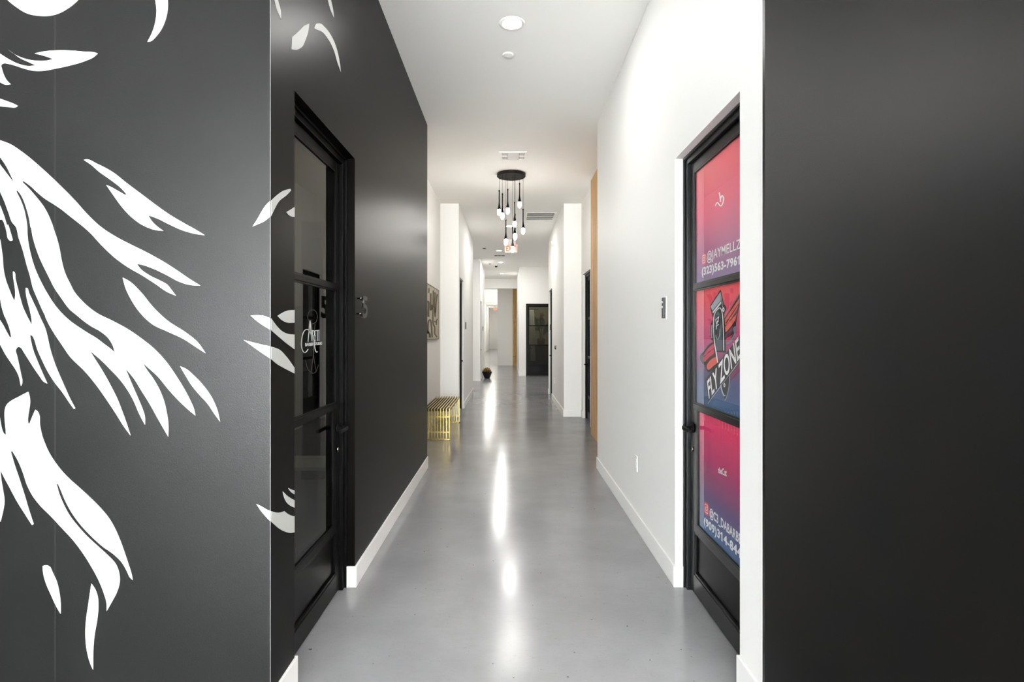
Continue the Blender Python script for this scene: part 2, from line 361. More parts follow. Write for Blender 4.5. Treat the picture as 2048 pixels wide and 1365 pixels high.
# ------------------------------------------------------------------ steel and glass doors
def make_door(name, loc, rz, W, latch, glass, label, dark_panel='steel', frame='steel', solid=False):
    """local x to the viewer's right, y away from the viewer, z up; opening from x=0 to W."""
    t = empty(name, loc, rz); struct(t, label, 'door')
    fw = 0.045; FL = 0.02
    boxes('frame', [(0, fw, 0, 0.10, 0, DH), (W - fw, W, 0, 0.10, 0, DH), (fw, W - fw, 0, 0.10, DH - fw, DH)], frame, t, bevel=0.002)
    boxes('frame_stop', [(0, 0.014, -0.012, 0, 0, DH), (W - 0.014, W, -0.012, 0, 0, DH), (0.014, W - 0.014, -0.012, 0, DH - 0.014, DH)], frame, t, bevel=0.002)
    a, b_ = fw + 0.003, W - fw - 0.003; st = 0.05
    y0, y1 = FL, FL + 0.045
    zt = DH - fw - 0.004
    box('stile', (a, a + st, y0, y1, 0.012, zt), frame, t, 0.002); box('stile', (b_ - st, b_, y0, y1, 0.012, zt), frame, t, 0.002)
    gx0, gx1 = a + st, b_ - st
    z = [0.403, 1.066, 1.733, 2.387]
    box('rail', (gx0, gx1, y0, y1, z[3], zt), frame, t, 0.002)
    for k in (1, 2): box('rail', (gx0, gx1, y0 - 0.004, y1, z[k] - 0.014, z[k] + 0.014), frame, t, 0.002)
    box('rail', (gx0, gx1, y0, y1, z[0] - 0.045, z[0]), frame, t, 0.002)
    box('rail', (gx0, gx1, y0, y1, 0.012, 0.115), frame, t, 0.002)
    box('bottom_panel', (gx0, gx1, y0 + 0.018, y1 - 0.006, 0.115, z[0] - 0.045), dark_panel, t)
    e = 0.013
    boxes('panel_bead', [(gx0, gx0 + e, y0 + 0.004, y0 + 0.018, 0.115, z[0] - 0.045), (gx1 - e, gx1, y0 + 0.004, y0 + 0.018, 0.115, z[0] - 0.045),
                         (gx0 + e, gx1 - e, y0 + 0.004, y0 + 0.018, 0.115, 0.115 + e), (gx0 + e, gx1 - e, y0 + 0.004, y0 + 0.018, z[0] - 0.045 - e, z[0] - 0.045)], frame, t, 0.002)
    # the lock block beside the lowest pane
    lx = (gx0, gx0 + 0.05) if latch == 'L' else (gx1 - 0.05, gx1)
    box('lock_stile', (lx[0], lx[1], y0, y1, z[0], z[1] - 0.014), frame, t, 0.002)
    for k in range(3):
        lo, hi = z[k] + (0.014 if k else 0), z[k + 1] - (0.014 if k < 2 else 0)
        p0, p1 = (gx0, gx1)
        if k == 0: p0, p1 = (lx[1], gx1) if latch == 'L' else (gx0, lx[0])
        g = box('pane', (p0, p1, y0 + 0.008, y0 + 0.012, lo, hi), glass, t)
        boxes('glazing_bead', [(p0, p0 + 0.008, y0 + 0.001, y0 + 0.008, lo, hi), (p1 - 0.008, p1, y0 + 0.001, y0 + 0.008, lo, hi),
                               (p0, p1, y0 + 0.001, y0 + 0.008, lo, lo + 0.008), (p0, p1, y0 + 0.001, y0 + 0.008, hi - 0.008, hi)], frame, g)
    # lever handle
    hx = (a + 0.045) if latch == 'L' else (b_ - 0.045); sg = 1 if latch == 'L' else -1; hz = 0.94
    bm = bmesh.new(); lathe(bm, [(0.0, 0), (0.027, 0), (0.027, 0.010), (0.011, 0.012), (0.011, 0.052), (0, 0.052)], 20)
    bmesh.ops.rotate(bm, verts=bm.verts, matrix=Matrix.Rotation(R(90), 3, 'X')); bmesh.ops.translate(bm, verts=bm.verts, vec=(hx, y0, hz))
    hd = obj('handle', bm, 'steel', t, True)
    x0, x1 = sorted((hx - sg * 0.013, hx + sg * 0.115))
    box('lever', (x0, x1, y0 - 0.062, y0 - 0.044, hz - 0.011, hz + 0.011), 'steel', hd, 0.003)
    bm = bmesh.new(); tube(bm, [(hx, y0, hz - 0.12), (hx, y0 - 0.012, hz - 0.12)], 0.014, 14)
    obj('thumb_turn', bm, 'chrome', t, True)
    for zz in (0.25, 1.25, 2.2):
        hx2 = (W - fw) if latch == 'L' else fw
        bm = bmesh.new(); tube(bm, [(hx2, y0 - 0.004, zz - 0.05), (hx2, y0 - 0.004, zz + 0.05)], 0.007, 8); obj('hinge', bm, 'steel', t)
    return t

DRX = XR + 0.056
make_door('door_1', (XL - 0.056, LIN, 0), R(90), LOUT - LIN, 'R', 'glass_dark', 'black steel door with tinted glass and barber lettering')
make_door('door_2', (DRX, ROUT, 0), R(-90), ROUT - RIN, 'L', 'glass', 'black steel door whose panes hold red posters', 'steel', 'steel_g')
make_door('door_3', (AR + 0.056, AD1, 0), R(-90), AD1 - AD0, 'L', 'glass', 'black glass door half hidden by the wood cladding')
make_door('door_4', (WL - 0.05, LD0, 0), R(90), LD1 - LD0, 'R', 'glass_dark', 'narrowly seen black door past the gold bench')
make_door('door_5', (WR + 0.05, RD1, 0), R(-90), RD1 - RD0, 'L', 'glass_dark', 'narrowly seen black door past the thermostat')
make_door('door_6', (-0.878 - 0.05, LE0, 0), R(90), LE1 - LE0, 'R', 'glass_dark', 'sliver of a black door beside the potted succulent')
make_door('door_7', (BX0, 19.03, 0), 0, BX1 - BX0, 'L', 'glass_dark', 'black steel glass door facing down the corridor')

# room behind the tinted door
struct(boxes('wall_studio', [(-4.3, -4.15, YF + T, Y1 - 0.12, 0, HC)], mat('studio_wall', lin(150, 144, 120), 0.6)), 'olive wall of the studio behind the tinted door', 'wall')
struct(boxes('wall_studio_back', [(-4.15, XL - T, Y1 - 0.135, Y1 - 0.12, 0, HC)], mat('studio_back', lin(150, 142, 116), 0.6)), 'olive back wall of the studio behind the tinted door', 'wall')
t = empty('side_table', (-1.5, 3.95, 0)); tag(t, 'white table with thin metal legs behind the tinted door', 'table')
box('table_top', (-0.35, 0.28, -0.18, 0.18, 0.535, 0.56), 'plastic', t, 0.004)
for x, y in ((-0.32, -0.15), (0.25, -0.15), (-0.32, 0.15), (0.25, 0.15)):
    bm = bmesh.new(); tube(bm, [(x + 0.02, y, 0), (x, y, 0.535)], 0.008, 8); obj('leg', bm, 'chrome', t)
t = empty('cabinet', (-1.98, 5.72, 0)); tag(t, 'tall black cabinet on the studio back wall', 'cabinet')
box('body', (-0.11, 0.11, -0.16, 0.20, 0.0, 2.6), 'bplastic', t, 0.004)
box('door', (-0.095, 0.095, -0.175, -0.16, 0.06, 2.56), 'steel', t, 0.003)
t = empty('wall_panel', (-1.70, 5.90, 0)); tag(t, 'pale upright panel beside the black studio cabinet', 'panel')
box('panel', (-0.09, 0.09, -0.03, 0.03, 0, 2.75), mat('pale_panel', lin(170, 166, 150), 0.5), t, 0.004)
box('edge_strip', (0.06, 0.075, -0.036, -0.03, 0, 2.75), 'plastic', t)
t = empty('wall_shelf', (-2.25, 5.86, 1.75)); tag(t, 'thin black shelf rail on the studio back wall', 'shelf')
box('board', (-0.14, 0.14, -0.09, 0.07, -0.012, 0.012), 'bplastic', t); box('bracket', (-0.10, -0.08, -0.02, 0.07, -0.12, -0.012), 'bplastic', t); box('bracket', (0.08, 0.10, -0.02, 0.07, -0.12, -0.012), 'bplastic', t)

# room behind the far glass door
struct(boxes('wall_salon', [(0.353 + T, 2.2, 22.3, 22.45, 0, HC), (2.05, 2.2, 19 + T, 22.3, 0, HC)], mat('salon_wall', lin(170, 165, 150), 0.6)), 'pale wall of the room behind the far glass door', 'wall')
t = empty('cabinet', (1.35, 21.2, 0)); tag(t, 'low dark wooden cabinet behind the far glass door', 'cabinet')
box('body', (-0.55, 0.55, -0.25, 0.25, 0.05, 1.0), mat('dark_walnut', lin(70, 46, 36), 0.5), t, 0.005)
box('top', (-0.57, 0.57, -0.27, 0.27, 1.0, 1.03), mat('pale_top', lin(190, 184, 170), 0.4), t, 0.003)
for k in (-1, 1):
    dd = box('door', (min(0.01 * k, 0.53 * k), max(0.01 * k, 0.53 * k), -0.265, -0.25, 0.08, 0.98), mat('walnut_door', lin(60, 38, 30), 0.45), t, 0.003)
    box('handle', (0.04 * k - 0.008, 0.04 * k + 0.008, -0.285, -0.265, 0.45, 0.6), 'gold', dd)
t = empty('potted_plant', (1.235, 21.15, 1.03)); t.scale = (1.12, 1.12, 1.12); tag(t, 'broad-leaved plant in a pot behind the far glass door', 'plant')
bm = bmesh.new(); lathe(bm, [(0, 0), (0.10, 0), (0.14, 0.10), (0.13, 0.22), (0.11, 0.22), (0, 0.2)], 20); obj('pot', bm, mat('brown_pot', lin(90, 60, 44), 0.5), t, True)
def leaf(bm, base, tip, wd, droop=0.05, seg=7):
    base, tip = Vector(base), Vector(tip); ax = tip - base
    side = ax.cross(Vector((0, 1, 0.3))).normalized()
    prev = None
    for k in range(seg + 1):
        f = k / seg; p = base + ax * f + Vector((0, 0, -droop * f * f)); wv = wd * math.sin(math.pi * min(1, f * 0.92 + 0.06)) ** 0.8
        row = [bm.verts.new(p - side * wv), bm.verts.new(p + Vector((0, 0.25 * wv, 0))), bm.verts.new(p + side * wv)]
        if prev:
            for q in (0, 1): bm.faces.new((prev[q], prev[q + 1], row[q + 1], row[q]))
        prev = row
lm = mat('dark_leaf', lin(74, 78, 50), 0.45)
for sx_, tx, z0, z1, wd in ((0.0, -0.30, 0.55, 1.10, 0.07), (0.02, 0.02, 0.55, 1.02, 0.12), (0.05, 0.42, 0.40, 0.95, 0.10), (-0.02, -0.26, 0.5, 0.62, 0.06), (0.05, 0.22, 0.35, 0.78, 0.07), (-0.03, -0.12, 0.6, 0.98, 0.08)):
    bm = bmesh.new(); leaf(bm, (sx_ + (tx - sx_) * 0.25, 0, z0), (tx, 0.05, z1), wd); lf = obj('leaf', bm, lm, t, True)
    bm = bmesh.new(); tube(bm, [(sx_, 0, 0.18), (sx_ + (tx - sx_) * 0.08, 0, 0.4), (sx_ + (tx - sx_) * 0.25, 0, z0 + 0.02)], 0.010, 6); obj('stalk', bm, lm, lf)
bm = bmesh.new()
for a_ in range(5): leaf(bm, (0.03, 0, 1.0), (0.03 + 0.11 * math.cos(a_ * 1.25), 0.02, 1.06 + 0.11 * math.sin(a_ * 1.25)), 0.03)
obj('flower', bm, mat('dull_flower', lin(130, 96, 60), 0.5), t, True)
t = empty('window_reflection', (0.80, 20.6, 0)); tag(t, 'pale gathered sheet standing in for a window reflection in the far glass door', 'window_reflection')  # added pale sheet in place of a bright window reflection on the glass
bm = bmesh.new(); prev = None
for k in range(33):
    x = k / 32 * 0.17 + 0.02; y = 0.025 * math.sin(k * 1.3)
    row = [bm.verts.new((x, y, 0.45)), bm.verts.new((x - 0.01, y, 1.5)), bm.verts.new((x - 0.05, y, 2.35))]
    if prev:
        for q in (0, 1): bm.faces.new((prev[q], row[q], row[q + 1], prev[q + 1]))
    prev = row
cu = obj('reflection_sheet', bm, mat('reflection_white', lin(222, 220, 212), 0.8), t, True); sm = cu.modifiers.new('thickness', 'SOLIDIFY'); sm.thickness = 0.006
bm = bmesh.new(); tube(bm, [(-0.06, 0, 2.36), (0.30, 0, 2.36)], 0.012, 8); obj('rod', bm, 'bplastic', t)

# ------------------------------------------------------------------ the mural (flat vinyl on the charcoal wall and round its corner)
S1, S2, S3, S4 = 2048 / 700, 1365 / 510, 1365 / 440, 1365 / 465
SA = 1365 / 200
def zf(s, ox, oy):
    return lambda *pts: [((p[0] / s + ox, p[1] / s + oy) + tuple(p[2:])) for p in pts]
Z1, Z2, Z3, Z4 = zf(S1, 0, 0), zf(S2, 0, 250), zf(S3, 0, 560), zf(S4, 0, 900)
ZA, ZB, ZC, ZD = zf(SA, 0, 270), zf(SA, 0, 450), zf(SA, 0, 620), zf(SA, 0, 780)
ZN, ZO, PX_ = zf(1365 / 400, 470, 370), zf(10.5, 500, 960), zf(1, 0, 0)

mural = empty('wall_mural', (-2.2, YF, 1.4)); tag(mural, 'white flame and feather mural on the charcoal wall', 'mural')
def on_front(loops):
    me = flat_mesh([smooth(l) for l in loops])
    def fn(c):
        p = onY(c.x, c.y, YF); return Vector((p.x, YF - (0.0018 if c.z > 0 else -0.001), p.z)) - mural.location
    o = obj('mural_shape', warp(me, fn), 'vinyl', mural)
def on_side(loops):
    me = flat_mesh([smooth(l) for l in loops])
    def fn(c):
        p = onX(c.x, c.y, XL); return Vector((XL + (0.0018 if c.z > 0 else -0.001), p.y, p.z)) - mural.location
    o = obj('mural_shape', warp(me, fn), 'vinyl', mural)

on_front([Z1((100, 45), (160, 80), (220, 93), (290, 94), (345, 80), (400, 50), (460, 0), (505, -60), (520, -150), (470, -240), (250, -290), (20, -230), (-20, -100), (45, 0))])
on_front([Z1((940, -150, 1), (905, -60), (910, 0), (917, 60), (910, 130), (890, 195), (864, 246, 1), (882, 243), (915, 215), (950, 165), (975, 100), (984, 40), (983, 0), (970, -70))])
on_front([Z1((46, 290, 1), (90, 320), (150, 345), (220, 357), (280, 355), (314, 347, 1), (260, 328), (205, 314, 1), (260, 302), (340, 296), (430, 298), (500, 304), (555, 308), (573, 314, 1), (550, 335), (500, 358),
             (420, 382), (330, 402), (250, 416), (200, 416), (150, 405), (95, 387), (50, 375), (20, 373), (9, 382), (12, 400), (25, 440), (45, 475), (65, 494, 1), (35, 497), (10, 487), (0, 480), (-80, 440, 1), (-80, 270, 1),
             (0, 314), (60, 351), (120, 378), (170, 388), (211, 384, 1), (170, 365), (120, 342), (75, 310))])
on_front([Z1((0, 578), (40, 592), (80, 607), (106, 620, 1), (95, 628), (50, 627), (0, 623), (-80, 620, 1), (-80, 555, 1))])
on_front([Z2((450, 188, 1), (465, 185), (520, 208), (600, 250), (680, 312), (760, 372), (830, 425), (900, 475), (980, 523), (1050, 562), (1097, 591, 1), (1050, 585), (980, 566), (900, 530), (850, 505), (795, 484, 1),
             (810, 510), (840, 542), (875, 568, 1), (830, 563), (770, 540), (700, 490), (650, 435), (610, 380), (570, 322, 1), (590, 330), (630, 352), (672, 376, 1), (678, 371, 1), (650, 340), (600, 300), (530, 250), (490, 215))])
F_out = (PX_((-80, 250, 1)) + Z2((0, 82), (50, 100), (120, 145), (200, 210), (300, 302), (400, 402), (480, 490), (540, 545), (620, 598), (700, 640), (800, 690), (880, 735), (950, 780), (1020, 828), (1073, 861, 1), (1020, 858), (960, 840),
         (890, 803), (820, 770), (770, 752), (733, 744, 1), (750, 768), (800, 805), (860, 835), (895, 855), (920, 885), (942, 915, 1), (900, 897), (830, 850), (760, 805), (690, 765), (620, 715), (550, 650), (480, 575))
         + ZA((956, 1110), (850, 1025), (740, 950), (600, 860), (500, 775), (420, 700), (322, 630, 1), (310, 645, 1), (400, 735), (500, 850), (600, 980), (680, 1130), (730, 1260))
         + ZB((718, 0), (775, 170), (815, 320), (840, 460), (865, 570), (905, 690), (956, 795))
         + Z3((460, 70), (520, 140), (600, 205), (700, 255), (800, 310), (880, 365), (960, 430), (1030, 505), (1090, 590), (1140, 670), (1180, 745), (1207, 810), (1213, 842, 1), (1180, 815), (1120, 760), (1050, 685), (980, 600), (920, 545),
              (885, 514, 1), (910, 555), (950, 610), (985, 670), (1015, 740), (1035, 820), (1046, 900), (1045, 974, 1), (1020, 930), (980, 860), (930, 770), (880, 690), (830, 610), (778, 548, 1), (800, 600), (830, 670), (860, 740), (885, 800),
              (900, 850), (901, 899, 1), (890, 880), (860, 820), (830, 750), (790, 680), (750, 625), (690, 560), (630, 500), (557, 438, 1), (590, 490), (640, 570), (690, 660), (730, 740), (765, 830), (790, 900), (811, 966, 1), (770, 910),
              (720, 830), (660, 740), (600, 655), (530, 570))
         + ZC((956, 635), (850, 480), (745, 325), (680, 215), (620, 90)) + ZB((690, 1365), (600, 1200), (520, 1020), (450, 850), (415, 700), (370, 550), (320, 360), (260, 180), (200, 0))
         + ZA((190, 1220), (120, 1060), (60, 900), (0, 765)) + PX_((-40, 320, 1)))
F_h1 = (ZA((238, 757, 1), (275, 800), (320, 880), (360, 990), (400, 1130), (425, 1260)) + ZB((425, 30), (450, 160), (490, 300), (540, 440), (600, 570), (670, 710), (745, 860), (840, 1000), (956, 1155))
        + Z3((480, 222), (520, 255), (570, 290), (620, 318), (670, 358), (700, 405), (715, 453, 1), (690, 430), (650, 400), (600, 362), (550, 332), (500, 300)) + ZB((956, 1308), (850, 1210), (745, 1085), (640, 920), (560, 770), (480, 590),
        (430, 430), (395, 270), (378, 130)) + ZA((375, 1250), (355, 1120), (320, 980), (280, 880), (240, 800), (226, 770, 1)))
F_h2 = ZA((-150, 120, 1), (0, 298), (90, 430), (150, 550), (203, 665, 1), (160, 610), (80, 505), (0, 400))
on_front([F_out, F_h1, F_h2])
on_front([ZA((0, 955), (60, 1110), (110, 1250)) + ZB((110, 0), (150, 110), (178, 208, 1), (150, 220), (122, 200), (95, 100), (70, 0)) + ZA((75, 1260), (55, 1190), (35, 1160), (0, 1158)) + PX_((-60, 430, 1), (-60, 330, 1))])
H_out = (ZB((5, 205), (20, 300), (40, 450), (50, 590), (80, 740), (130, 880), (170, 980), (203, 1048, 1), (213, 960), (210, 880), (195, 780), (183, 700), (183, 637, 1), (192, 640), (215, 740), (245, 860), (280, 1000), (320, 1130), (370, 1240))
         + ZC((440, 215, 1)) + ZB((435, 1290), (415, 1180), (385, 1060), (362, 960), (355, 860, 1), (370, 862), (400, 930), (460, 1060), (520, 1190)) + ZC((505, 0), (560, 120), (620, 250), (650, 360), (680, 500), (720, 640), (770, 780),
         (830, 920), (900, 1080), (956, 1205)) + Z3((468, 797, 1), (461, 803, 1)) + ZC((956, 1275), (850, 1120), (745, 985), (660, 850), (580, 690), (510, 530), (470, 400), (450, 360), (412, 340, 1), (425, 420), (460, 560), (510, 690), (570, 830),
         (650, 1008, 1), (600, 980), (540, 900), (470, 800), (400, 690), (330, 580), (290, 520), (265, 507), (240, 515), (222, 540), (240, 640), (265, 760), (290, 880), (308, 980), (303, 1015), (290, 1040, 1), (280, 990), (265, 920),
         (220, 820), (160, 730), (80, 610), (20, 500), (0, 465)) + PX_((-60, 600, 1), (-60, 420, 1)))
H_h = ZB((-200, 500, 1), (0, 970), (30, 1130), (70, 1260)) + ZC((45, 0), (80, 110), (130, 240), (150, 320), (158, 372, 1), (138, 378, 1), (100, 310), (50, 215), (0, 135), (-200, -170, 1))
on_front([H_out, H_h])
on_front([ZD((388, 28, 1), (405, 80), (415, 150), (405, 260), (388, 360), (385, 430), (390, 460, 1), (408, 462, 1), (440, 380), (487, 272, 1), (520, 300), (540, 345), (548, 470), (575, 610), (620, 740), (680, 870), (750, 980), (850, 1110), (956, 1220))
          + Z4((470, 225), (530, 280), (590, 340), (640, 400), (680, 470), (710, 540), (735, 610), (755, 670), (775, 735), (780, 765, 1), (765, 750), (745, 710), (715, 660), (670, 615), (600, 565), (530, 500), (470, 435), (420, 365), (385, 300),
               (360, 240), (342, 200, 1), (334, 202, 1), (350, 260), (375, 320), (410, 385), (460, 450), (520, 515), (580, 570), (640, 625), (680, 670), (700, 720), (705, 770), (690, 830), (660, 890), (628, 947, 1), (627, 900), (610, 840), (580, 765),
               (540, 690), (490, 610), (430, 530), (370, 465), (300, 390), (235, 325), (190, 265), (160, 205), (135, 130), (105, 60), (75, 8, 1), (65, 10, 1), (85, 80), (115, 170), (150, 280), (180, 380), (199, 436, 1), (190, 442, 1), (150, 380),
               (100, 300), (60, 225), (25, 160), (3, 115, 1), (10, 180), (22, 250), (28, 300), (20, 360), (5, 422, 1)) + PX_((-60, 990, 1), (-60, 790, 1)) + ZD((0, 380), (15, 470), (35, 550), (60, 600), (88, 620, 1), (82, 540), (72, 440), (67, 340),
               (72, 270), (100, 200), (150, 155), (250, 100))])
on_front([Z4((252, 683, 1), (270, 678), (290, 684), (310, 720), (335, 775), (350, 840), (357, 900), (357, 963, 1), (330, 915), (300, 850), (270, 780), (255, 720))])
on_front([Z4((538, 787, 1), (555, 810), (575, 860), (579, 920), (572, 1000), (558, 1080), (550, 1160), (548, 1293, 1), (530, 1250), (510, 1170), (503, 1080), (508, 990), (520, 910), (530, 840))])
on_front([Z2((658, 818, 1), (690, 835), (750, 890), (820, 975), (900, 1050), (1000, 1115), (1060, 1165), (1101, 1223, 1), (1050, 1190), (980, 1145), (900, 1108), (820, 1070), (750, 1005), (700, 930), (672, 870))])
on_front([Z3((1119, 537, 1), (1150, 550), (1210, 600), (1270, 665), (1320, 740), (1350, 810), (1366, 880, 1), (1330, 830), (1290, 770), (1240, 715), (1190, 655), (1150, 590))])
K = 241
on_front([ZN((120, 285, 1), (150, 240), (190, 170), (215, 135), (K, 110, 1), (K, 217, 1), (200, 250), (160, 268))])
on_front([ZN((108, 893, 1), (150, 890), (200, 895), (K, 910, 1), (K, 989, 1), (200, 965), (150, 930))])
on_front([ZN((61, 1060, 1), (120, 1075), (190, 1092), (K, 1103, 1), (K, 1186, 1), (180, 1145), (110, 1095))])
on_front([ZO((137, 512, 1), (250, 565), (350, 625), (436, 662, 1), (436, 876, 1), (350, 790), (250, 675))])
K = 245
on_side([ZN((K, 108, 1), (280, 75), (330, 40), (375, 27, 1), (380, 38, 1), (350, 70), (300, 110), (270, 160), (K, 213, 1))])
on_side([ZN((350, 186, 1), (380, 168), (404, 152, 1), (404, 219, 1), (385, 216), (365, 205))])
on_side([ZN((289, 895, 1), (320, 875), (360, 858), (404, 855, 1), (404, 941, 1), (360, 942), (320, 925))])
on_side([ZN((K, 912, 1), (280, 960), (320, 1000), (360, 1018), (404, 1022, 1), (404, 1122, 1), (360, 1090), (300, 1040), (K, 992, 1))])
on_side([ZN((K, 1104, 1), (300, 1125), (350, 1175), (404, 1250, 1), (404, 1288, 1), (340, 1255), (280, 1220), (K, 1189, 1))])
on_side([ZO((443, 663, 1), (540, 690), (640, 688), (715, 662, 1), (780, 715), (860, 755), (928, 772, 1), (928, 1105, 1), (850, 1120), (740, 1095), (620, 1035), (520, 955), (443, 881, 1))])
on_side([ZO((683, 250, 1), (760, 325), (850, 390), (928, 433, 1), (928, 587, 1), (850, 550), (780, 495), (720, 390))])
on_side([ZO((797, 177, 1), (870, 210), (928, 231, 1), (928, 307, 1), (870, 270))])
on_side([Z1((1606, 0), (1590, -90, 1), (1612, -90, 1), (1625, 0), (1640, 60), (1644, 114, 1), (1625, 70))])
on_side([Z1((1918, 0), (1895, -90, 1), (1915, -90, 1), (1935, 0), (1948, 60), (1953, 103, 1), (1935, 60))])
on_side([Z1((1808, 138, 1), (1780, 150), (1745, 185), (1710, 216, 1), (1706, 288, 1), (1730, 292), (1765, 275), (1785, 235), (1800, 190))])
on_side([Z1((1839, 165, 1), (1850, 140), (1870, 137), (1900, 160), (1940, 215), (1970, 290), (1987, 370), (1993, 421, 1), (1975, 370), (1950, 290), (1915, 225), (1880, 185), (1850, 172))])

# ------------------------------------------------------------------ lettering helpers on the side planes
_h = text_mesh('H'); CAP = max(v.co.y for v in _h.vertices); bpy.data.meshes.remove(_h)
def text_on(parent, body, quad, X, out, material, bold=0.02, name='lettering', space=1.0):
    """quad: bottom-left, bottom-right, top-right, top-left world corners of the cap-height band on plane x=X; out: outward x step."""
    me = text_mesh(body, bold, space=space); xs = [v.co.x for v in me.vertices]; x0, x1 = min(xs), max(xs)
    bm = bmesh.new(); bm.from_mesh(me)                # give each figure one its flag
    for i, ch in enumerate(body):
        if ch != '1': continue
        mx = []
        for part in (body[:i + 1], '1'):
            q = text_mesh(part, bold, space=space); mx.append((min(v.co.x for v in q.vertices), max(v.co.x for v in q.vertices))); bpy.data.meshes.remove(q)
        xr = mx[0][1]; xl = xr - (mx[1][1] - mx[1][0])
        fl = flat_mesh([[(xl + 0.01, CAP + bold), (xl + 0.01, CAP * 0.72), (xl - 0.17, CAP * 0.66), (xl - 0.17, CAP * 0.80)]]); bm.from_mesh(fl); bpy.data.meshes.remove(fl)
    bm.to_mesh(me); bm.free()
    BL, BR, TR, TL = [Vector(q) for q in quad]
    def fn(c):
        u = (c.x - x0) / (x1 - x0); v = c.y / CAP
        p = (BL * (1 - u) + BR * u) * (1 - v) + (TL * (1 - u) + TR * u) * v
        return Vector((X + (out if c.z > 0 else 0), p.y, p.z)) - parent.location
    return obj(name, warp(me, fn), material, parent)
def shape_on(parent, loops, X, out, material, name='artwork'):
    me = flat_mesh(loops)
    def fn(c):
        p = onX(c.x, c.y, X); return Vector((X + (out if c.z > 0 else 0), p.y, p.z)) - parent.location
    return obj(name, warp(me, fn), material, parent)
def px(zfn, X, *pts): return [onX(q[0], q[1], X) for q in zfn(*pts)]

# lettering on the tinted door
GX = XL - 0.056 - 0.0275
dec = empty('door_decal', (GX, 2.75, 1.5)); tag(dec, 'white barber studio lettering on the tinted door glass', 'decal')
ZL = zf(9.75, 585, 600)
def stroke_on(parent, zfn, pts, wd, X, out, material, name='artwork', smoothit=True):
    q = curve_pts([p[:2] for p in pts]) if smoothit else pts
    return shape_on(parent, ribbon(zfn(*q), wd), X, out, material, name)
def L_(pts, wd=1.0, s=True, mt='vinyl', nm='logo_stroke'): stroke_on(dec, ZL, pts, wd, GX, 0.0012, mt, nm, s)
L_([(300, 820), (337, 405)], 1.3, False); L_([(337, 405), (380, 812)], 2.2, False)
L_([(302, 962), (270, 1010), (235, 1030), (200, 1000), (175, 930), (168, 850), (180, 740), (205, 650), (240, 595), (275, 580), (310, 592), (345, 645), (370, 705), (388, 745)], 1.5)
L_([(386, 595), (384, 815)], 1.2, False); L_([(386, 598), (412, 605), (424, 650), (414, 700), (388, 716)], 1.1)
L_([(396, 712), (418, 800), (430, 920), (450, 1000), (470, 1022), (486, 1008)], 1.4)
L_([(436, 600), (436, 810)], 1.1, False); L_([(436, 602), (460, 600)], 1.2, False); L_([(436, 705), (452, 703)], 1.2, False); L_([(436, 808), (458, 804)], 1.2, False)
L_([(456, 601), (520, 595)], 1.3, False); L_([(482, 600), (482, 808)], 1.1, False); L_([(512, 596), (512, 805)], 1.1, False)
text_on(dec, 'BARBER STUDIO', px(ZL, GX, (245, 907), (575, 875), (575, 822), (245, 846)), GX, 0.0012, 'vinyl', 0.02)
gm = mat('etched_grey', lin(58, 57, 52), 0.5)
Lx = lambda p, wd=0.6: stroke_on(dec, PX_, p, wd, GX, 0.0008, gm, 'etched_line')
Lx([(635, 634), (632, 644), (625, 648), (618, 644), (615, 634), (618, 624), (625, 620), (632, 624), (635, 634)])
Lx([(611, 722), (615, 738), (623, 746), (631, 745), (637, 730)], 0.8); Lx([(623, 648), (627, 700), (622, 742)]); Lx([(630, 648), (626, 700), (632, 742)])

# ------------------------------------------------------------------ posters in the red door
PXP = DRX + 0.0335          # sheet just behind the pane
def poster(z0, z1, y0, y1, stops, name, label):
    t = empty(name, (PXP, 2.8, z0)); tag(t, label, 'poster', 'red posters in the door panes')
    m_ = ramp_mat(name + '_print', stops, 0.4)
    box('sheet', (0.0004, 0.0014, y0 - 2.8, y1 - 2.8, 0, z1 - z0), m_, t)
    return t
ya, yb = RIN + 0.099, ROUT - 0.099
RED, PINK, PURP, NAVY = lin(233, 74, 92), lin(190, 66, 108), lin(120, 62, 108), lin(62, 84, 118)
p1 = poster(1.747, 2.386, ya, yb, [(0, lin(140, 120, 172)), (0.25, lin(182, 98, 146)), (0.6, lin(242, 96, 130)), (1, lin(255, 108, 120))], 'red_poster', 'red and violet poster with phone number in the top pane')
p2 = poster(1.080, 1.719, ya, yb, [(0, lin(78, 114, 154)), (0.25, lin(102, 104, 148)), (0.55, lin(208, 88, 140)), (1, lin(255, 86, 94))], 'clipper_poster', 'red to navy poster with winged hair clipper emblem')
p3 = poster(0.403, 1.052, ya, yb - 0.05, [(0, lin(72, 110, 154)), (0.3, lin(108, 84, 132)), (0.6, lin(184, 58, 110)), (1, lin(252, 72, 118))], 'contact_poster', 'red to blue poster with phone number in the lowest pane')
ZP1, ZP2, ZP3, ZP4, ZQ = zf(1072 / 110, 1380, 560), zf(938 / 110, 1380, 690), zf(1251 / 110, 1380, 460), zf(938 / 110, 1380, 980), zf(512 / 90, 1400, 260)
OUT = -0.0004
lay = [0]
def art(par, zfn, pts, col, sm=True, nm='artwork'):
    lay[0] += 1
    loop = smooth(zfn(*pts), 4) if sm else [q[:2] for q in zfn(*pts)]
    return shape_on(par, [loop], PXP, OUT - 0.00004 * lay[0], col, nm)
def artline(par, zfn, pts, wd, col, nm='artwork', s=True):
    lay[0] += 1
    return stroke_on(par, zfn, pts, wd, PXP, OUT - 0.00004 * lay[0], col, nm, s)
INK = mat('ink_navy', lin(38, 42, 54), 0.45); STEELB = mat('ink_steel', lin(82, 98, 114), 0.45); PALE = mat('ink_pale', lin(196, 202, 212), 0.45)
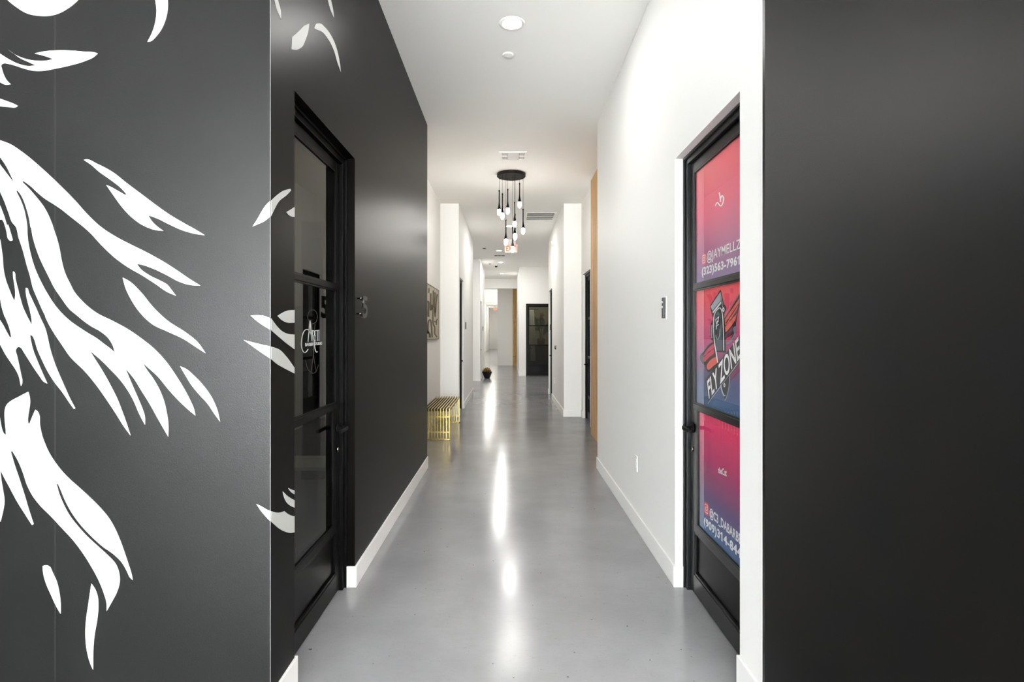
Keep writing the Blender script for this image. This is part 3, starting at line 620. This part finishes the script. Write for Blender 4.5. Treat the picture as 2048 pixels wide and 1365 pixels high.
WHT = mat('ink_white', lin(253, 252, 253), 0.45); ORG = mat('ink_orange', lin(236, 96, 88), 0.45); MAG = mat('ink_magenta', lin(216, 58, 96), 0.45)
WINE = mat('ink_wine', lin(112, 40, 78), 0.45); GREYB = mat('ink_greyblue', lin(132, 146, 164), 0.45)
# wings
art(p2, ZP1, [(978, 262, 1), (800, 560), (668, 760, 1), (676, 1240, 1), (760, 1190), (850, 1080), (905, 830), (925, 680), (1010, 380, 1)], INK)
artline(p2, ZP1, [(985, 235), (810, 480), (670, 730)], 1.0, GREYB)
art(p2, ZP1, [(965, 360, 1), (840, 540), (682, 775, 1), (690, 890), (800, 760), (900, 610), (955, 450)], ORG)
artline(p2, ZP1, [(950, 470), (840, 640), (700, 850)], 1.6, INK)
art(p2, ZP1, [(915, 655, 1), (800, 790), (685, 920, 1), (690, 1020), (780, 930), (880, 780)], ORG)
art(p2, ZP1, [(850, 890, 1), (760, 1000), (690, 1075, 1), (690, 1115), (800, 1060), (840, 960)], WINE)
art(p2, ZP1, [(835, 1070, 1), (700, 1160), (690, 1235, 1), (790, 1150)], MAG)
art(p2, ZP1, [(900, 900, 1), (850, 930), (860, 1060), (700, 1260), (780, 1240), (880, 1080)], GREYB)
art(p2, ZP2, [(410, -60, 1), (320, 0), (240, 110), (160, 205), (200, 315), (250, 362), (280, 440), (310, 468), (400, 425), (490, 320), (450, 180)], INK)
artline(p2, ZP2, [(320, -5), (245, 95), (165, 203), (205, 318), (260, 355)], 0.8, GREYB)
art(p2, ZP2, [(405, -20, 1), (300, 75), (225, 192, 1), (265, 175), (330, 112), (412, 45)], MAG)
art(p2, ZP2, [(412, 60, 1), (330, 132), (230, 242), (240, 292), (330, 212), (418, 132)], MAG)
art(p2, ZP2, [(445, 200, 1), (350, 262), (288, 392), (310, 425), (400, 362), (478, 292)], ORG)
# clipper
art(p2, ZP1, [(597, 190, 1), (665, 478, 1), (695, 520), (695, 605), (668, 655), (676, 800), (690, 1000), (700, 1420, 1), (480, 1400, 1), (455, 1200), (412, 1165, 1), (408, 880), (440, 780), (445, 720), (420, 640), (390, 512, 1)], INK)
art(p2, ZP1, [(597, 232, 1), (606, 402, 1), (440, 605, 1), (404, 522, 1)], PALE, False)
art(p2, ZP1, [(606, 420, 1), (612, 462, 1), (458, 655, 1), (440, 628, 1)], WHT, False)
artline(p2, ZP1, [(597, 240), (622, 410), (640, 540)], 1.0, PALE)
art(p2, ZP1, [(490, 700), (540, 632), (580, 640), (605, 750), (625, 1000), (640, 1380, 1), (520, 1380, 1), (500, 1080), (488, 880)], STEELB)
art(p2, ZP1, [(500, 760), (540, 690), (575, 720), (590, 900), (575, 1080), (545, 1160), (512, 1080), (497, 900)], INK)
artline(p2, ZP1, [(512, 1390), (485, 1240), (466, 1050), (462, 850), (470, 720), (505, 625), (555, 565), (590, 548), (620, 600), (640, 720), (655, 1000), (660, 1380)], 1.5, WHT)
artline(p2, ZP1, [(505, 1085), (545, 1165), (578, 1080), (588, 960)], 0.9, PALE)
artline(p2, ZP1, [(432, 880), (425, 1000), (428, 1140)], 1.6, PALE)
for q in ([(500, 785), (565, 718)], [(565, 718), (548, 800)], [(505, 790), (530, 870)], [(520, 850), (562, 800)], [(510, 912), (570, 868)], [(540, 800), (515, 968)]): artline(p2, ZP1, q, 1.1, WHT, s=False)
art(p2, ZP1, [(655, 535), (676, 580), (655, 628), (634, 580)], WHT); art(p2, ZP1, [(655, 562), (664, 580), (655, 600), (646, 580)], INK)
artline(p2, ZP2, [(425, -10), (445, 110), (462, 220), (476, 305)], [1.6] * 19, WHT)
# foot of the clipper and banner
art(p2, ZP2, [(505, 520, 1), (520, 700), (560, 860), (600, 950), (640, 860), (672, 700), (680, 500, 1)], GREYB)
art(p2, ZP2, [(512, 520, 1), (527, 700), (565, 850), (600, 935), (635, 850), (664, 700), (672, 500, 1)], INK)
artline(p2, ZP2, [(520, 560), (540, 740), (590, 870), (625, 800), (645, 600)], 2.0, PALE)
art(p2, ZP2, [(592, 650), (608, 690), (592, 728), (576, 690)], WHT); art(p2, ZP2, [(592, 672), (599, 690), (592, 710), (585, 690)], INK)
art(p2, ZP2, [(680, 520, 1), (990, 110, 1), (975, 260, 1), (700, 610, 1)], WINE, False)
art(p2, ZP2, [(262, 600, 1), (470, 330, 1), (1000, -330, 1), (1000, 95, 1), (320, 945, 1)], INK, False)
artline(p2, ZP2, [(310, 1000), (1000, 75)], 0.5, PALE, s=False)
lay[0] += 1
me = text_mesh('FLY ZONE', 0.018); xs = [v.co.x for v in me.vertices]; w0, w1 = min(xs), max(xs)
a0 = onX(*ZP2((328, 922))[0], PXP); a1 = onX(*ZP2((872, 200))[0], PXP)
ex = a1 - a0
def fz(c):
    u = (c.x - w0) / (w1 - w0); v = c.y / CAP
    p = a0 + ex * u + Vector((0, 0.026 * v, 0.088 * v))
    return Vector((PXP + (OUT - 0.00004 * lay[0] if c.z > 0 else 0), p.y, p.z)) - p2.location
obj('lettering', warp(me, fz), WHT, p2)
# top poster: scanner mark monogram, handle, phone number
artline(p1, ZQ, [(222, 712), (232, 775), (236, 820)], 1.6, WHT, 'monogram')
artline(p1, ZQ, [(234, 790), (252, 748), (270, 775), (264, 830), (240, 868), (215, 842), (198, 828), (178, 865)], 1.6, WHT, 'monogram')
text_on(p1, '@JAYMELLZ', px(ZP3, PXP, (385, 714), (1152, 419), (1152, 203), (385, 515)), PXP, OUT, WHT, 0.008, space=1.06)
text_on(p1, '(323)563-7961', px(ZP3, PXP, (270, 1035), (1132, 776), (1132, 591), (270, 872)), PXP, OUT, WHT, 0.035, space=1.1)
text_on(p3, '@C3_DABARBE', px(ZP4, PXP, (335, 445), (872, 940), (872, 776), (335, 312)), PXP, OUT, WHT, 0.022, space=1.06)
text_on(p3, '(909)314-844', px(ZP4, PXP, (238, 585), (872, 1180), (872, 1022), (238, 466)), PXP, OUT, WHT, 0.035, space=1.1)
ZT = zf(803 / 200, 1340, 820)
text_on(p3, 'theCut', px(ZT, PXP, (387, 506), (455, 536), (455, 480), (387, 462)), PXP, OUT, WHT, 0.02)
def app_icon(par, c_y, c_z, s):
    def rr(h, r_):
        pts = []
        for (sx_, sy_, a_) in ((1, 1, 0), (-1, 1, 90), (-1, -1, 180), (1, -1, 270)):
            for k in range(5):
                an = R(a_ + k * 22.5); pts.append((sx_ * (h - r_) + r_ * math.cos(an), sy_ * (h - r_) + r_ * math.sin(an)))
        return pts
    circ = lambda r_, cx=0, cy=0: [(cx + r_ * math.cos(2 * math.pi * k / 20), cy + r_ * math.sin(2 * math.pi * k / 20)) for k in range(20)]
    icm = ramp_mat('icon_print', [(0, lin(250, 190, 90)), (0.45, lin(240, 96, 80)), (1, lin(190, 60, 150))], 0.4)
    def place(loops, o_, mt, par_):
        me_ = flat_mesh(loops)
        def fn(c): return Vector((PXP + (o_ if c.z > 0 else 0), c_y - c.x, c_z + c.y)) - par.location
        oo = obj('icon_mark', warp(me_, fn), mt, par_)
        return oo
    place([rr(s / 2, s * 0.2)], OUT, icm, par)
    place([rr(s * 0.36, s * 0.13), rr(s * 0.30, s * 0.10)], OUT * 1.4, WHT, par)
    place([circ(s * 0.18), circ(s * 0.12)], OUT * 1.4, WHT, par)
    place([circ(s * 0.035, s * 0.19, s * 0.19)], OUT * 1.4, WHT, par)
c_ = onX(*ZP3((318, 665))[0], PXP); app_icon(p1, c_.y, c_.z, 0.062)
c_ = onX(*ZP4((281, 327))[0], PXP); app_icon(p3, c_.y, c_.z, 0.066)

# ------------------------------------------------------------------ numeral on the black wall
num = empty('suite_numeral', (XL + 0.036, 3.295, 1.63)); tag(num, 'dark metal numeral 5 on pins beside the tinted door', 'sign')
me = text_mesh('5', 0.02, 0.5); xs = [v.co.x for v in me.vertices]; x0, x1 = min(xs), max(xs)
def fn5(c): return Vector(((0.004 if c.z > 0 else -0.004), -0.055 + 0.11 * (c.x - x0) / (x1 - x0), -0.06 + 0.122 * c.y / CAP))
obj('numeral', warp(me, fn5), 'bplastic', num)
for y, z in ((-0.03, 0.052), (0.03, 0.052), (-0.045, -0.04), (0.03, -0.045)):
    bm = bmesh.new(); tube(bm, [(-0.036, y, z), (-0.003, y, z)], 0.0035, 8); obj('pin', bm, 'chrome', num, True)

# ------------------------------------------------------------------ things on the walls
def plate(name, loc, rz, label, cat, body=(0.035, 0.018, 0.127), mt='bplastic', extra=None):
    t = empty(name, loc, rz); tag(t, label, cat)
    bw, bd, bh = body
    box('body', (-bw / 2, bw / 2, -bd, 0, -bh / 2, bh / 2), mt, t, 0.003)
    if extra: extra(t)
    return t
d = XR * F / (1330.5 - CX)
def ex1(t):
    box('back_plate', (-0.03, 0.03, -0.003, 0, -0.07, 0.07), 'plastic', t)
    for z in (0.035, 0.005): box('button', (-0.007, 0.007, -0.021, -0.018, z - 0.007, z + 0.007), 'chrome', t, 0.002)
plate('door_intercom', (XR, d, 1.632), R(-90), 'black intercom strip beside the red poster door', 'intercom', extra=ex1)
def outlet(loc, rz, label):
    t = empty('wall_outlet', loc, rz); tag(t, label, 'outlet')
    box('cover', (-0.036, 0.036, -0.006, 0, -0.058, 0.058), 'plastic', t, 0.002)
    for z in (-0.02, 0.02):
        s = box('socket', (-0.017, 0.017, -0.008, -0.006, z - 0.014, z + 0.014), 'trim', t, 0.002)
        for x in (-0.006, 0.006): box('slot', (x - 0.0012, x + 0.0012, -0.0085, -0.008, z - 0.004, z + 0.005), 'dark', s)
outlet((XR, XR * F / (1273 - CX), 0.49), R(-90), 'white wall outlet low on the white wall before the wood cladding')
outlet((WR, 11.65, 0.48), R(-90), 'small white wall outlet below the round thermostat')
t = empty('thermostat', (WR, 11.3, 1.185), R(-90)); tag(t, 'round thermostat with silver ring on the middle wall', 'thermostat')
box('back_plate', (-0.075, 0.075, -0.004, 0, -0.055, 0.055), 'plastic', t, 0.002)
for nm, pr, mt in (('ring', [(0, 0), (0.043, 0), (0.043, 0.028), (0.034, 0.03), (0, 0.03)], 'chrome'), ('face', [(0, 0.03), (0.033, 0.03), (0.03, 0.034), (0, 0.035)], 'bplastic')):
    bm = bmesh.new(); lathe(bm, pr, 24); bmesh.ops.rotate(bm, verts=bm.verts, matrix=Matrix.Rotation(R(90), 3, 'X')); obj(nm, bm, mt, t, True)
t = empty('alarm_horn', (WR, 11.8, 3.40), R(-90)); tag(t, 'white fire alarm horn high on the middle wall', 'alarm')
box('body', (-0.06, 0.06, -0.05, 0, -0.06, 0.06), 'plastic', t, 0.012); box('strobe', (-0.03, 0.03, -0.075, -0.05, 0.0, 0.04), mat('strobe_lens', lin(250, 250, 246), 0.1), t, 0.01)
box('grille', (-0.035, 0.035, -0.053, -0.05, -0.045, -0.012), 'trim', t, 0.002)
def room_sign(loc, rz, label, h=0.14, w_=0.045):
    t = empty('room_sign', loc, rz); tag(t, label, 'sign')
    box('panel', (-w_, w_, -0.02, -0.004, -h / 2, h / 2), 'bplastic', t, 0.002); box('spacer', (-w_ * 0.7, w_ * 0.7, -0.004, 0, -h / 2 + 0.02, h / 2 - 0.02), 'plastic', t)
room_sign((WL, 11.2, 1.63), R(90), 'small black room sign on the wall past the gold bench')
room_sign((-0.878, 18.55, 1.63), R(90), 'tiny black room sign above the potted succulent')
room_sign((WR + 0.036, RD1, 1.62), 0, 'small black reader on the jamb past the thermostat', 0.14, 0.012)

# ------------------------------------------------------------------ wood slat cladding on the wall beyond the white stretch
t = empty('wood_cladding', (AR, 7.1, 0)); tag(t, 'honey oak slat cladding standing floor to ceiling', 'cladding')
box('backing', (-0.052, -0.001, -1.0, 0.95, 0.02, 3.69), mat('cladding_back', lin(120, 84, 48), 0.7), t)
bm = bmesh.new(); bx(bm, -0.09, -0.052, -0.031, 0.031, 0.0, 3.70); sm_ = obj('slat', bm, 'wood', t, bevel=0.002); sm_.location = (0, 0.919, 0)
for k in range(1, 22):
    o = sm_.copy(); C.objects.link(o); o.parent = t; o.location = (0, 0.919 - k * 0.088, 0)
t = empty('wood_posts', (0.27, 25.12, 0)); tag(t, 'golden wood posts against the distant end wall', 'cladding')
for k in range(3): box('post', (-0.083 + k * 0.057, -0.083 + k * 0.057 + 0.046, -0.04, 0.06, 0, 3.765), 'wood_g', t, 0.006)
for z in (0.42, 1.98): box('bracket', (-0.085, 0.083, -0.047, -0.04, z - 0.02, z + 0.02), 'wood', t)

# ------------------------------------------------------------------ gold bench
t = empty('slat_bench', (-0.997, 8.34, 0)); tag(t, 'gold metal slat bench against the recessed wall', 'bench')
bw, bh, bl = 0.0165, 0.024, 0.76
bm = bmesh.new()
bx(bm, -bw / 2, bw / 2, -bl, bl, 0.439 - bh, 0.439)
for s in (-1, 1): bx(bm, -bw / 2, bw / 2, min(s * bl, s * (bl - bh)), max(s * bl, s * (bl - bh)), 0.012, 0.439 - bh)
s0 = obj('slat', bm, 'gold', t, bevel=0.0015); n_s = 10; pitch = 0.0404
for k in range(n_s):
    o = s0 if k == 0 else s0.copy()
    if k: C.objects.link(o); o.parent = t
    o.location = (-pitch * (n_s - 1) / 2 + k * pitch, 0, 0)
hw = pitch * (n_s - 1) / 2
for s in (-1, 1):
    for z in (0.325, 0.115): box('crossbar', (-hw, hw, s * (bl - 0.012) - 0.005, s * (bl - 0.012) + 0.005, z - 0.007, z + 0.007), 'gold', t)
    box('bottom_rail', (-hw - bw / 2, hw + bw / 2, min(s * bl, s * (bl - bh)), max(s * bl, s * (bl - bh)), 0.008, 0.024), 'gold', t)
    for x in (-hw, hw): box('foot', (x - 0.012, x + 0.012, s * (bl - 0.012) - 0.012, s * (bl - 0.012) + 0.012, 0, 0.008), 'dark', t)
for y in (-0.35, 0.35): box('crossbar', (-hw, hw, y - 0.006, y + 0.006, 0.439 - bh - 0.012, 0.439 - bh), 'gold', t)

box('gap_dark_sheet', (-hw, hw, -bl + 0.03, bl - 0.03, 0.439 - bh - 0.018, 0.439 - bh - 0.012), mat('gap_dark', lin(34, 24, 16), 0.6), t)  # dark sheet added below the slats to darken the gaps between them

# ------------------------------------------------------------------ abstract painting above the bench
AX = AL + 0.034
t = empty('abstract_painting', (AX, 8.6, 1.39)); tag(t, 'abstract painting of dark brown strokes on beige canvas', 'painting')
z0p, z1p = 0.0, 0.795; py0, py1 = -0.85, 0.66
box('canvas', (-0.032, 0, py0, py1, z0p, z1p), mat('canvas', lin(190, 184, 164), 0.8, mottle=(6, lin(176, 168, 146))), t)
fm = mat('frame_brown', lin(66, 54, 36), 0.5)
boxes('frame', [(-0.034, 0.004, py0 - 0.012, py0, z0p - 0.012, z1p + 0.012), (-0.034, 0.004, py1, py1 + 0.012, z0p - 0.012, z1p + 0.012), (-0.034, 0.004, py0, py1, z0p - 0.012, z0p), (-0.034, 0.004, py0, py1, z1p, z1p + 0.012)], fm, t)
ZPA = zf(10.5, 850, 560); bm_ = mat('brown_paint', lin(86, 74, 54), 0.7)
PXA = AX + 0.0004
def stroke_p(pts, wd): stroke_on(t, ZPA, pts, wd * 1.3 / 10.5, PXA, 0.001, bm_, 'brush_stroke')
for pts, wd in (([(85, 175), (80, 280)], 18), ([(120, 285), (118, 460), (120, 640)], 28), ([(115, 635), (148, 600), (150, 520)], 20), ([(175, 225), (170, 500), (165, 850), (180, 950), (205, 1000), (205, 1130), (235, 1180), (255, 1205)], 20),
                ([(205, 262), (210, 330), (195, 480), (205, 650), (215, 780)], 22), ([(258, 300), (240, 400), (225, 550), (215, 700)], 26), ([(44, 460), (75, 480), (70, 700), (75, 780)], 30),
                ([(60, 1130), (65, 950), (80, 860), (115, 850), (130, 930), (140, 1050), (150, 1210)], 24), ([(45, 1080), (95, 1140), (98, 1215)], 34), ([(190, 880), (230, 880), (258, 820)], 20), ([(242, 880), (236, 950)], 18)):
    stroke_p(pts, wd)

# ------------------------------------------------------------------ potted succulent
t = empty('potted_succulent', (-0.71, 18.1, 0)); tag(t, 'small succulent in a black bowl on the far floor', 'plant')
bm = bmesh.new(); lathe(bm, [(0, 0), (0.085, 0), (0.095, 0.02), (0.165, 0.19), (0.165, 0.225), (0.145, 0.225), (0.13, 0.19), (0, 0.19)], 12); obj('pot', bm, 'pot', t)
bm = bmesh.new(); lathe(bm, [(0, 0.19), (0.14, 0.19), (0.13, 0.205), (0, 0.215)], 16); obj('soil', bm, 'soil', t)
g1, g2 = mat('yellow_green_leaf', lin(150, 140, 56), 0.45), mat('red_leaf', lin(120, 60, 36), 0.45)
for k in range(26):
    a_ = k * 2.4; r_ = 0.02 + 0.11 * (k / 26); hh = 0.20 + 0.10 * (1 - k / 26) + random.uniform(-0.02, 0.03)
    bm = bmesh.new(); leaf(bm, (r_ * math.cos(a_) * 0.6, r_ * math.sin(a_) * 0.6, 0.19), (r_ * 1.25 * math.cos(a_), r_ * 1.25 * math.sin(a_), 0.19 + hh * (0.55 if k > 16 else 0.62)), 0.022, 0.01, 4)
    lo = obj('leaf', bm, g1 if k % 3 else g2, t, True); sm = lo.modifiers.new('thickness', 'SOLIDIFY'); sm.thickness = 0.008

# ------------------------------------------------------------------ ceiling fittings
def downlight(x, y, label, power, group='recessed ceiling downlights', r_=0.085):
    t = empty('ceiling_downlight', (x, y, HC)); tag(t, label, 'downlight', group)
    if 'trim_me' not in cache:
        bm = bmesh.new(); lathe(bm, [(0.07, -0.002), (0.078, -0.006), (0.094, -0.004), (0.096, 0)], 32); cache['trim_me'] = obj('trim_ring', bm, 'trim', t, True).data
        bm = bmesh.new(); lathe(bm, [(0, -0.003), (0.07, -0.003), (0.07, 0.0)], 32); cache['lens_me'] = obj('lens', bm, 'lens', t).data
    else:
        obj('trim_ring', cache['trim_me'], None, t, True); obj('lens', cache['lens_me'], None, t)
    ld = bpy.data.lights.new('downlight_beam', 'AREA'); ld.shape = 'DISK'; ld.size = 0.15; ld.energy = power; ld.color = (1.0, 0.98, 0.95); ld.spread = R(180)
    lo = bpy.data.objects.new('beam', ld); C.objects.link(lo); lo.parent = t; lo.location = (0, 0, -0.006)
cache = {}
downlight(0.024, 4.08, 'bright round recessed ceiling light nearest the viewer', DOWN_P * 0.55)
downlight(0.02, 11.8, 'recessed ceiling light seen behind the hanging bulbs', DOWN_P * 0.65)
downlight(-0.27, 15.3, 'first small recessed light past the exit sign', DOWN_P * 0.8)
downlight(-0.26, 17.8, 'second small recessed light past the exit sign, by the dome camera', DOWN_P * 0.8)
downlight(-0.26, 21.2, 'small recessed light just before the ceiling beam', DOWN_P * 0.8)
for i, y in enumerate((29.9, 33.0, 36.0, 39.5, 43.0, 48.0)):
    downlight(-1.18, y, ('first', 'second', 'third', 'fourth', 'fifth', 'last')[i] + ' tiny recessed light of the row in the distant long corridor', DOWN_P * 0.75, 'downlights of the distant corridor')
for x in (1.8, 3.2, 4.6):
    for y in (-0.8, -3.4):
        downlight(x, y, 'lobby ceiling light behind the viewer, ' + {1.8: 'nearest the corridor', 3.2: 'middle column', 4.6: 'by the side wall'}[x] + (', front row' if y > -2 else ', rear row'), LOBBY_P, 'lobby downlights behind the viewer')
downlight(-2.6, 4.2, 'unseen light added to brighten the studio behind the tinted door', 7, 'added studio light')  # unseen lamp, added to give the studio a dim light
downlight(1.3, 20.3, 'unseen light added to brighten the room behind the far glass door', 16, 'added salon light')  # unseen lamp, added so the plant shows through the glass

t = empty('fire_sprinkler', (-0.006, 4.53, HC)); tag(t, 'small round white cap on the ceiling near the first light', 'sprinkler')
bm = bmesh.new(); lathe(bm, [(0, -0.012), (0.038, -0.012), (0.044, -0.007), (0.044, -0.003), (0.036, -0.003), (0.036, 0), (0, 0)], 28); obj('cap', bm, 'trim', t)
for x, y, lb in ((-0.66, 14.9, 'tiny dark sprinkler on the ceiling before the dome camera'), (-0.62, 18.2, 'tiny dark sprinkler on the ceiling beside the dome camera')):
    t = empty('fire_sprinkler', (x, y, HC)); tag(t, lb, 'sprinkler')
    bm = bmesh.new(); lathe(bm, [(0, -0.02), (0.02, -0.02), (0.045, -0.008), (0.05, 0)], 16); obj('rosette', bm, 'grille', t, True)
t = empty('dome_camera', (-0.42, 18.5, HC)); tag(t, 'black security dome camera on the far ceiling', 'camera')
bm = bmesh.new(); lathe(bm, [(0.05, -0.03), (0.075, -0.02), (0.08, 0)], 20); obj('base', bm, 'plastic', t, True)
bm = bmesh.new(); lathe(bm, [(0, -0.085), (0.03, -0.075), (0.05, -0.05), (0.052, -0.028)], 20); obj('dome', bm, 'bplastic', t, True)

# vents
t = empty('air_diffuser', (0.057, 7.12, HC)); tag(t, 'square white air diffuser in front of the pendant lamp', 'vent')
a_ = 0.175
boxes('frame', [(-a_, a_, -a_, -a_ + 0.03, -0.012, 0), (-a_, a_, a_ - 0.03, a_, -0.012, 0), (-a_, -a_ + 0.03, -a_ + 0.03, a_ - 0.03, -0.012, 0), (a_ - 0.03, a_, -a_ + 0.03, a_ - 0.03, -0.012, 0)], 'plastic', t, 0.002)
box('center_plate', (-0.075, 0.075, -0.145, 0.145, -0.012, -0.002), mat('filter_plate', lin(214, 213, 212), 0.6), t, 0.003)
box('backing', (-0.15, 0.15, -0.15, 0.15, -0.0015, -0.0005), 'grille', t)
box('divider', (-0.145, -0.078, -0.012, 0.012, -0.011, -0.002), 'plastic', t); box('divider', (0.078, 0.145, -0.012, 0.012, -0.011, -0.002), 'plastic', t)
for sx_ in (-1, 1):
    for yy in (-1, 1):
        for k in range(5):
            x = sx_ * (0.086 + k * 0.0125); box('slat', (x - 0.003, x + 0.003, min(yy * 0.016, yy * 0.14), max(yy * 0.016, yy * 0.14), -0.010, -0.002), 'plastic', t)
t = empty('return_grille', (0.615, 10.8, HC)); tag(t, 'white return air grille with dark slots behind the pendant lamp', 'vent')
boxes('frame', [(-0.29, 0.29, -0.33, -0.30, -0.012, 0), (-0.29, 0.29, 0.30, 0.33, -0.012, 0), (-0.29, -0.26, -0.30, 0.30, -0.012, 0), (0.26, 0.29, -0.30, 0.30, -0.012, 0)], 'plastic', t, 0.002)
box('backing', (-0.26, 0.26, -0.30, 0.30, -0.0015, -0.0005), mat('slot_dark', lin(66, 60, 52), 0.8), t)
for k in range(3): box('slat', (-0.26, 0.26, -0.17 + k * 0.15, -0.13 + k * 0.15, -0.012, -0.003), 'plastic', t, 0.002)
t = empty('slot_vent', (-0.27, 16.3, HC)); tag(t, 'narrow slot vent on the far ceiling by the small lights', 'vent')
box('frame', (-0.17, 0.17, -0.15, 0.15, -0.006, 0), 'plastic', t)
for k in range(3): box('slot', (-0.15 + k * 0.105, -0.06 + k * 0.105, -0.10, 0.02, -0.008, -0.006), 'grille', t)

# exit signs
def exit_sign(loc, label):
    t = empty('exit_sign', loc); tag(t, label, 'exit sign')
    box('body', (-0.155, 0.155, -0.012, 0.012, -0.105, 0.095), mat('sign_acrylic', lin(232, 206, 190), 0.2, emit=(lin(250, 160, 120), 0.06)), t, 0.003)
    box('mount', (-0.11, 0.11, -0.03, 0.03, 0.095, HC - loc[2]), 'plastic', t, 0.003)
    me_ = text_mesh('EXIT', 0.03); xs_ = [v.co.x for v in me_.vertices]; q0, q1 = min(xs_), max(xs_)
    def fn(c): return Vector((-0.12 + 0.24 * (c.x - q0) / (q1 - q0), -0.0135 if c.z > 0 else -0.012, -0.07 + 0.13 * c.y / CAP))
    obj('lettering', warp(me_, fn), mat('exit_red', lin(236, 84, 56), 0.4, emit=(lin(250, 90, 50), 0.35)), t)
exit_sign((0.055, 13.5, 3.55), 'red lettered exit sign behind the lowest hanging bulb')
exit_sign((-1.15, 47.0, 3.52), 'distant orange exit sign at the corridor end')

# ------------------------------------------------------------------ pendant lamp cluster
PCX, PCY = 0.036, 7.93
t = empty('pendant_lamp', (PCX, PCY, HC)); tag(t, 'cluster pendant lamp with nine glowing bulbs under a round black plate', 'lamp')
bm = bmesh.new(); lathe(bm, [(0, -0.045), (0.198, -0.045), (0.2045, -0.04), (0.2045, -0.002), (0.2, 0), (0, 0)], 48); obj('canopy', bm, mat('canopy_black', lin(24, 19, 15), 0.4, spec=0.2), t)
SP = 5.46
lamps = [(210, 760, 0.0), (245, 800, -0.11), (303, 745, 0.12), (432, 678, 0.12), (378, 890, 0.03), (382, 1025, -0.15), (470, 965, -0.03), (283, 1085, -0.14), (356, 1165, -0.05)]
sock = bmesh.new(); lathe(sock, [(0, 0), (0.024, 0.0), (0.021, 0.02), (0.012, 0.06), (0.008, 0.10), (0.0075, 0.255), (0.010, 0.258), (0.010, 0.278), (0.0, 0.28)], 16)
sock_o = None
for (lx_, ly_, dy) in lamps:
    ppx, ppy = 960 + lx_ / SP, 280 + ly_ / SP; d = PCY + dy
    p = onY(ppx, ppy, d) - Vector((PCX, PCY, HC))
    if sock_o is None:
        o = sock_o = obj('socket', sock, 'steel', t, True)
        bm = bmesh.new(); lathe(bm, [(0, -0.088), (0.012, -0.086), (0.021, -0.075), (0.026, -0.055), (0.026, -0.02), (0.023, -0.004), (0.020, 0)], 20); bulb0 = obj('bulb', bm, 'bulb', o, True)
    else:
        o = obj('socket', sock_o.data, None, t, True); obj('bulb', bulb0.data, None, o, True)
    o.location = p
    bm = bmesh.new(); tube(bm, [(p.x, p.y, p.z + 0.275), (p.x, p.y, -0.044)], 0.0022, 6); obj('cord', bm, 'steel', t)
